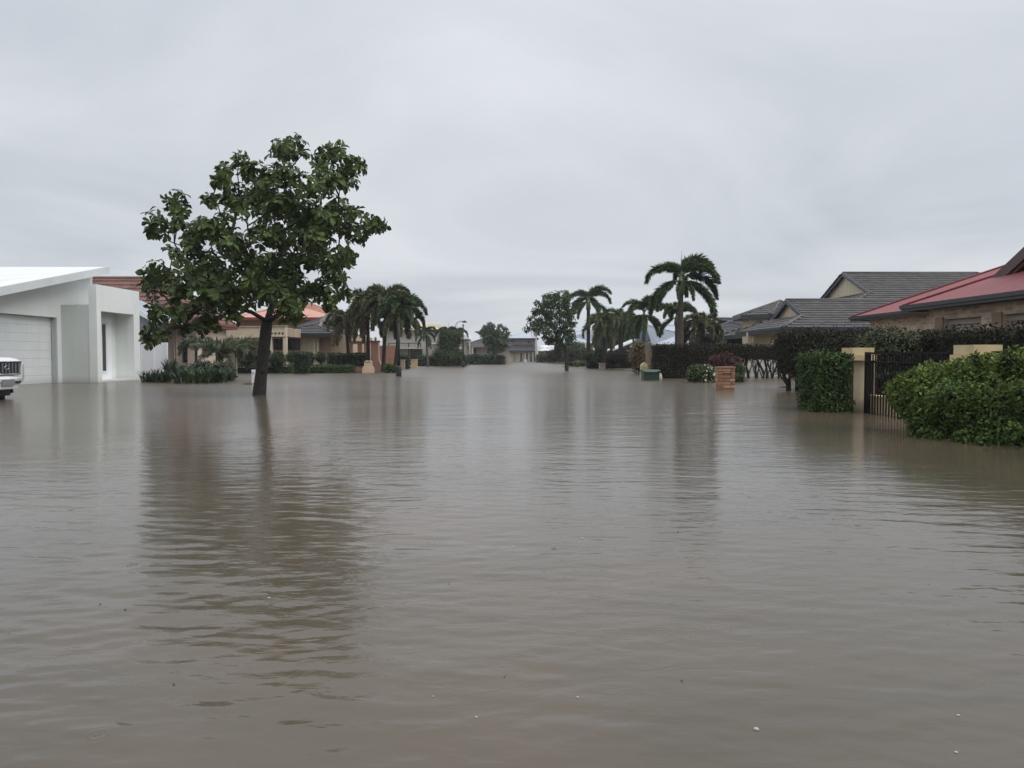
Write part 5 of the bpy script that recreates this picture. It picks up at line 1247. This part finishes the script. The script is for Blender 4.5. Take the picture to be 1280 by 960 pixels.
# ------------------------------------------------------------------ white four-wheel drive at the left edge
def car():
    ox, oy, oz = -9.98, 15.1, -.28
    t = thing('parked_car', (ox-2, oy, oz), 'white four-wheel drive at the left edge nosing toward the street', 'car')
    V = lambda x, y, z: (ox+x, oy+y, oz+z)
    def loft(b, secs, m):
        n = 16; vs = []
        for (x, hw_, zb, zt, r) in secs:
            cz = (zb+zt)/2; hz = (zt-zb)/2
            for j in range(n):
                a = 2*math.pi*(j+.5)/n; ca, sa = math.cos(a), math.sin(a); e = .42
                vs.append(V(x, hw_*math.copysign(abs(ca)**e, ca), cz+hz*math.copysign(abs(sa)**e, sa)))
        fs = []
        for i in range(len(secs)-1):
            for j in range(n): j2 = (j+1) % n; fs.append((i*n+j, i*n+j2, (i+1)*n+j2, (i+1)*n+j))
        fs += [list(range(n-1, -1, -1)), list(range((len(secs)-1)*n, len(secs)*n))]; b.add(vs, fs, m, True)
    part('body', t, lambda b: loft(b, [(-4.75, .80, .55, 1.08, 0), (-4.65, .90, .48, 1.16, 0), (-4, .94, .42, 1.2, 0), (-1.5, .95, .42, 1.2, 0), (-.9, .94, .45, 1.17, 0), (-.45, .90, .46, 1.13, 0), (-.2, .84, .52, 1.13, 0), (-.08, .74, .58, 1.08, 0), (-.05, .62, .62, 1.04, 0)], CARW))
    part('cabin', t, lambda b: loft(b, [(-4.6, .74, 1.0, 1.35, 0), (-4.4, .76, 1.0, 1.8, 0), (-3.6, .76, 1.0, 1.88, 0), (-2.3, .76, 1.0, 1.86, 0), (-1.95, .75, 1.0, 1.72, 0), (-1.25, .78, 1.0, 1.18, 0)], CARW))
    part('windscreen', t, lambda b: b.prism([V(-1.42, -.62, 1.27), V(-1.42, .62, 1.27), V(-1.93, .58, 1.70), V(-1.93, -.58, 1.70)], (.03, 0, .04), GLASS))
    for s in (-1, 1):
        for x0, x1 in ((-2.75, -1.95), (-3.65, -2.82), (-4.35, -3.72)):
            part('side_window', t, lambda b: b.prism([V(x0, s*.765, 1.28), V(x1, s*.765, 1.28), V(x1-.1, s*.75, 1.70), V(x0, s*.75, 1.70)], (0, s*.02, 0), GLASS))
    # curved bumper following the nose
    def bump(b):
        P = []
        for y in np.linspace(-.93, .93, 17): P.append((-.02+.06-.42*abs(y/.93)**2.6, y))
        for i in range(16):
            (xa, ya), (xb, yb) = P[i], P[i+1]
            b.prism([V(xa-.2, ya, .46), V(xa, ya, .50), V(xa+.02, ya, .70), V(xa-.05, ya, .78), V(xa-.2, ya, .78)], Vector((xb-xa, yb-ya, 0)), CARW)
    part('bumper', t, bump)
    def strip(b):
        for y0, y1 in ((-.85, -.22), (.22, .85)):
            ys = np.linspace(y0, y1, 8)
            for i in range(7):
                xa = .052+.02-.42*abs(ys[i]/.93)**2.6; xb = .052+.02-.42*abs(ys[i+1]/.93)**2.6
                b.prism([V(xa-.06, ys[i], .60), V(xa, ys[i], .60), V(xa, ys[i], .65), V(xa-.06, ys[i], .65)], Vector((xb-xa, ys[i+1]-ys[i], 0)), PLASTIC)
    part('bumper_strip', t, strip)
    gr = part('grille', t, lambda b: b.prism([V(-.03, -.44, .80), V(-.03, .44, .80), V(-.05, .50, 1.03), V(-.05, -.50, 1.03)], (.05, 0, 0), PLASTIC))
    for i, y in enumerate(np.linspace(-.40, .40, 9)):
        part('grille_bar', gr, lambda b: b.box(*(ox+.02, ox+.036), oy+y-.012, oy+y+.012, oz+.815, oz+1.015, mat('grey_grille', (.30, .32, .35), .35, .1, 5, metal=.5)))
    part('grille_rim', gr, lambda b: b.tube([V(.025, -.45, .79), V(.025, .45, .79), V(.0, .52, 1.04), V(.0, -.52, 1.04), V(.025, -.45, .79)], .014, CHROME, 6))
    part('badge', gr, lambda b: b.tube([V(.045, .06*math.cos(a), .92+.04*math.sin(a)) for a in np.linspace(0, 6.283, 13)], .008, CHROME, 6))
    for s in (-1, 1):
        part('headlight', t, lambda b: lump(b, V(-.20, s*.64, .94), (.12, .15, .085), LAMPG, 1, 12, 8, 0))
        part('wing_mirror', t, lambda b: lump(b, V(-1.55, s*1.02, 1.26), (.08, .11, .09), CARW, 1, 10, 6, 0))
        part('door_handle', t, lambda b: b.box(ox-2.7, ox-2.55, oy+s*.945, oy+s*.97, oz+1.08, oz+1.11, CHROME))
    part('number_plate', t, lambda b: b.prism([V(.070, -.186, .57), V(.070, .186, .57), V(.068, .186, .685), V(.068, -.186, .685)], (.012, 0, 0), PLATE))
    part('underbody', t, lambda b: b.box(ox-4.4, ox-.35, oy-.7, oy+.7, oz+.34, oz+.5, PLASTIC))
    for x in (-.95, -3.75):
        for s in (-1, 1):
            w = part('wheel', t, lambda b: b.tube([V(x, s*.66, .38), V(x, s*.70, .38), V(x, s*.88, .38), V(x, s*.92, .38)], [.34, .38, .38, .34], TYRE, 24))
            part('rim', w, lambda b: b.tube([V(x, s*.90, .38), V(x, s*.935, .38)], [.24, .22], mat('alloy', (.45, .46, .48), .3, .05, 5, metal=.8), 16))
            part('arch', t, lambda b: b.tube([V(x+.47*math.cos(a), s*.94, .38+.47*math.sin(a)) for a in np.linspace(0, math.pi, 11)], .035, PLASTIC, 6))
car()

# ------------------------------------------------------------------ drifting bits on the water
p = wl(980, 484.5)
tag(part('floating_branch', None, lambda b: b.tube([(p.x-.14, p.y, .0), (p.x, p.y+.03, .02), (p.x+.16, p.y-.02, .005)], [.012, .02, .008], BARK, 6)), 'short dark branch drifting between brick letterbox and cubed bush', 'branch')
p = wl(310, 480.5)
tag(part('floating_branch', None, lambda b: b.tube([(p.x-.16, p.y, .0), (p.x, p.y+.03, .02), (p.x+.14, p.y-.02, .005)], [.012, .022, .008], BARK, 6)), 'short dark branch drifting left of the big tree trunk', 'branch')
flk = [(945, 911, .010, 'largest white foam fleck floating in the bottom right water'), (727, 673, .009, 'larger of two close white foam flecks right of water centre'), (729, 682, .006, 'smaller of two close white foam flecks right of water centre'), (641, 683, .008, 'white foam fleck at the centre of the open water'), (336, 747, .007, 'lone white foam fleck in the dark tree reflection'), (595, 897, .005, 'small foam fleck near bottom of water, left of largest fleck'), (1195, 940, .006, 'lowest foam fleck near the bottom right corner'), (1198, 895, .006, 'foam fleck just above the lowest one at bottom right'), (722, 873, .005, 'foam fleck in lower water right of the middle'), (541, 871, .004, 'foam fleck in lower water left of the middle')]
for (px, py, r, lab) in flk:
    p = wl(px, py)
    o = part('foam_fleck', None, lambda b: lump(b, (p.x, p.y, wh(p.x, p.y)+.001), (r*.75, r*.6, r*.4), FOAM, px, 8, 5))
    tag(o, lab or 'tiny white foam fleck floating on open brown water', 'foam', 'white foam flecks drifting on the flood water')

# leaf litter drifting on the water
n = 50
yy = 2.0+14*rng.random(n)**1.6; xx = (rng.random(n)-.5)*1.3*yy; keep = ~((xx > 3.6) & (yy > 6.5)); xx, yy = xx[keep], yy[keep]; n = len(xx)
th = rng.random(n)*6.283; l = .006+.012*rng.random(n)
leaf_mesh('leaf_litter', [(leaves_arrays(LEAF4, np.stack([xx, yy, np.array([wh(a, c)+.002 for a, c in zip(xx, yy)])], 1), np.stack([np.cos(th), np.sin(th), 0*th], 1), np.tile(np.array([0., 0, 1.]), (n, 1)), l, l*.45), leaf('sodden_leaf', (.06, .05, .03), (.10, .075, .045)))], None, None,
          kind='stuff')

# rain-thick air
hz = bpy.data.materials.new('rain_haze'); hz.use_nodes = True; ht = hz.node_tree; ht.nodes.clear()
ho = nn(ht, 'ShaderNodeOutputMaterial'); hv = nn(ht, 'ShaderNodeVolumePrincipled'); hv.inputs['Density'].default_value = .0006; hv.inputs['Color'].default_value = (.93, .95, .98, 1)
ht.links.new(hv.outputs[0], ho.inputs['Volume'])
b = MB(); b.box(-1520, 1520, -1215, 1815, -1.7, 7.5, hz); b.build('haze', kind='stuff')
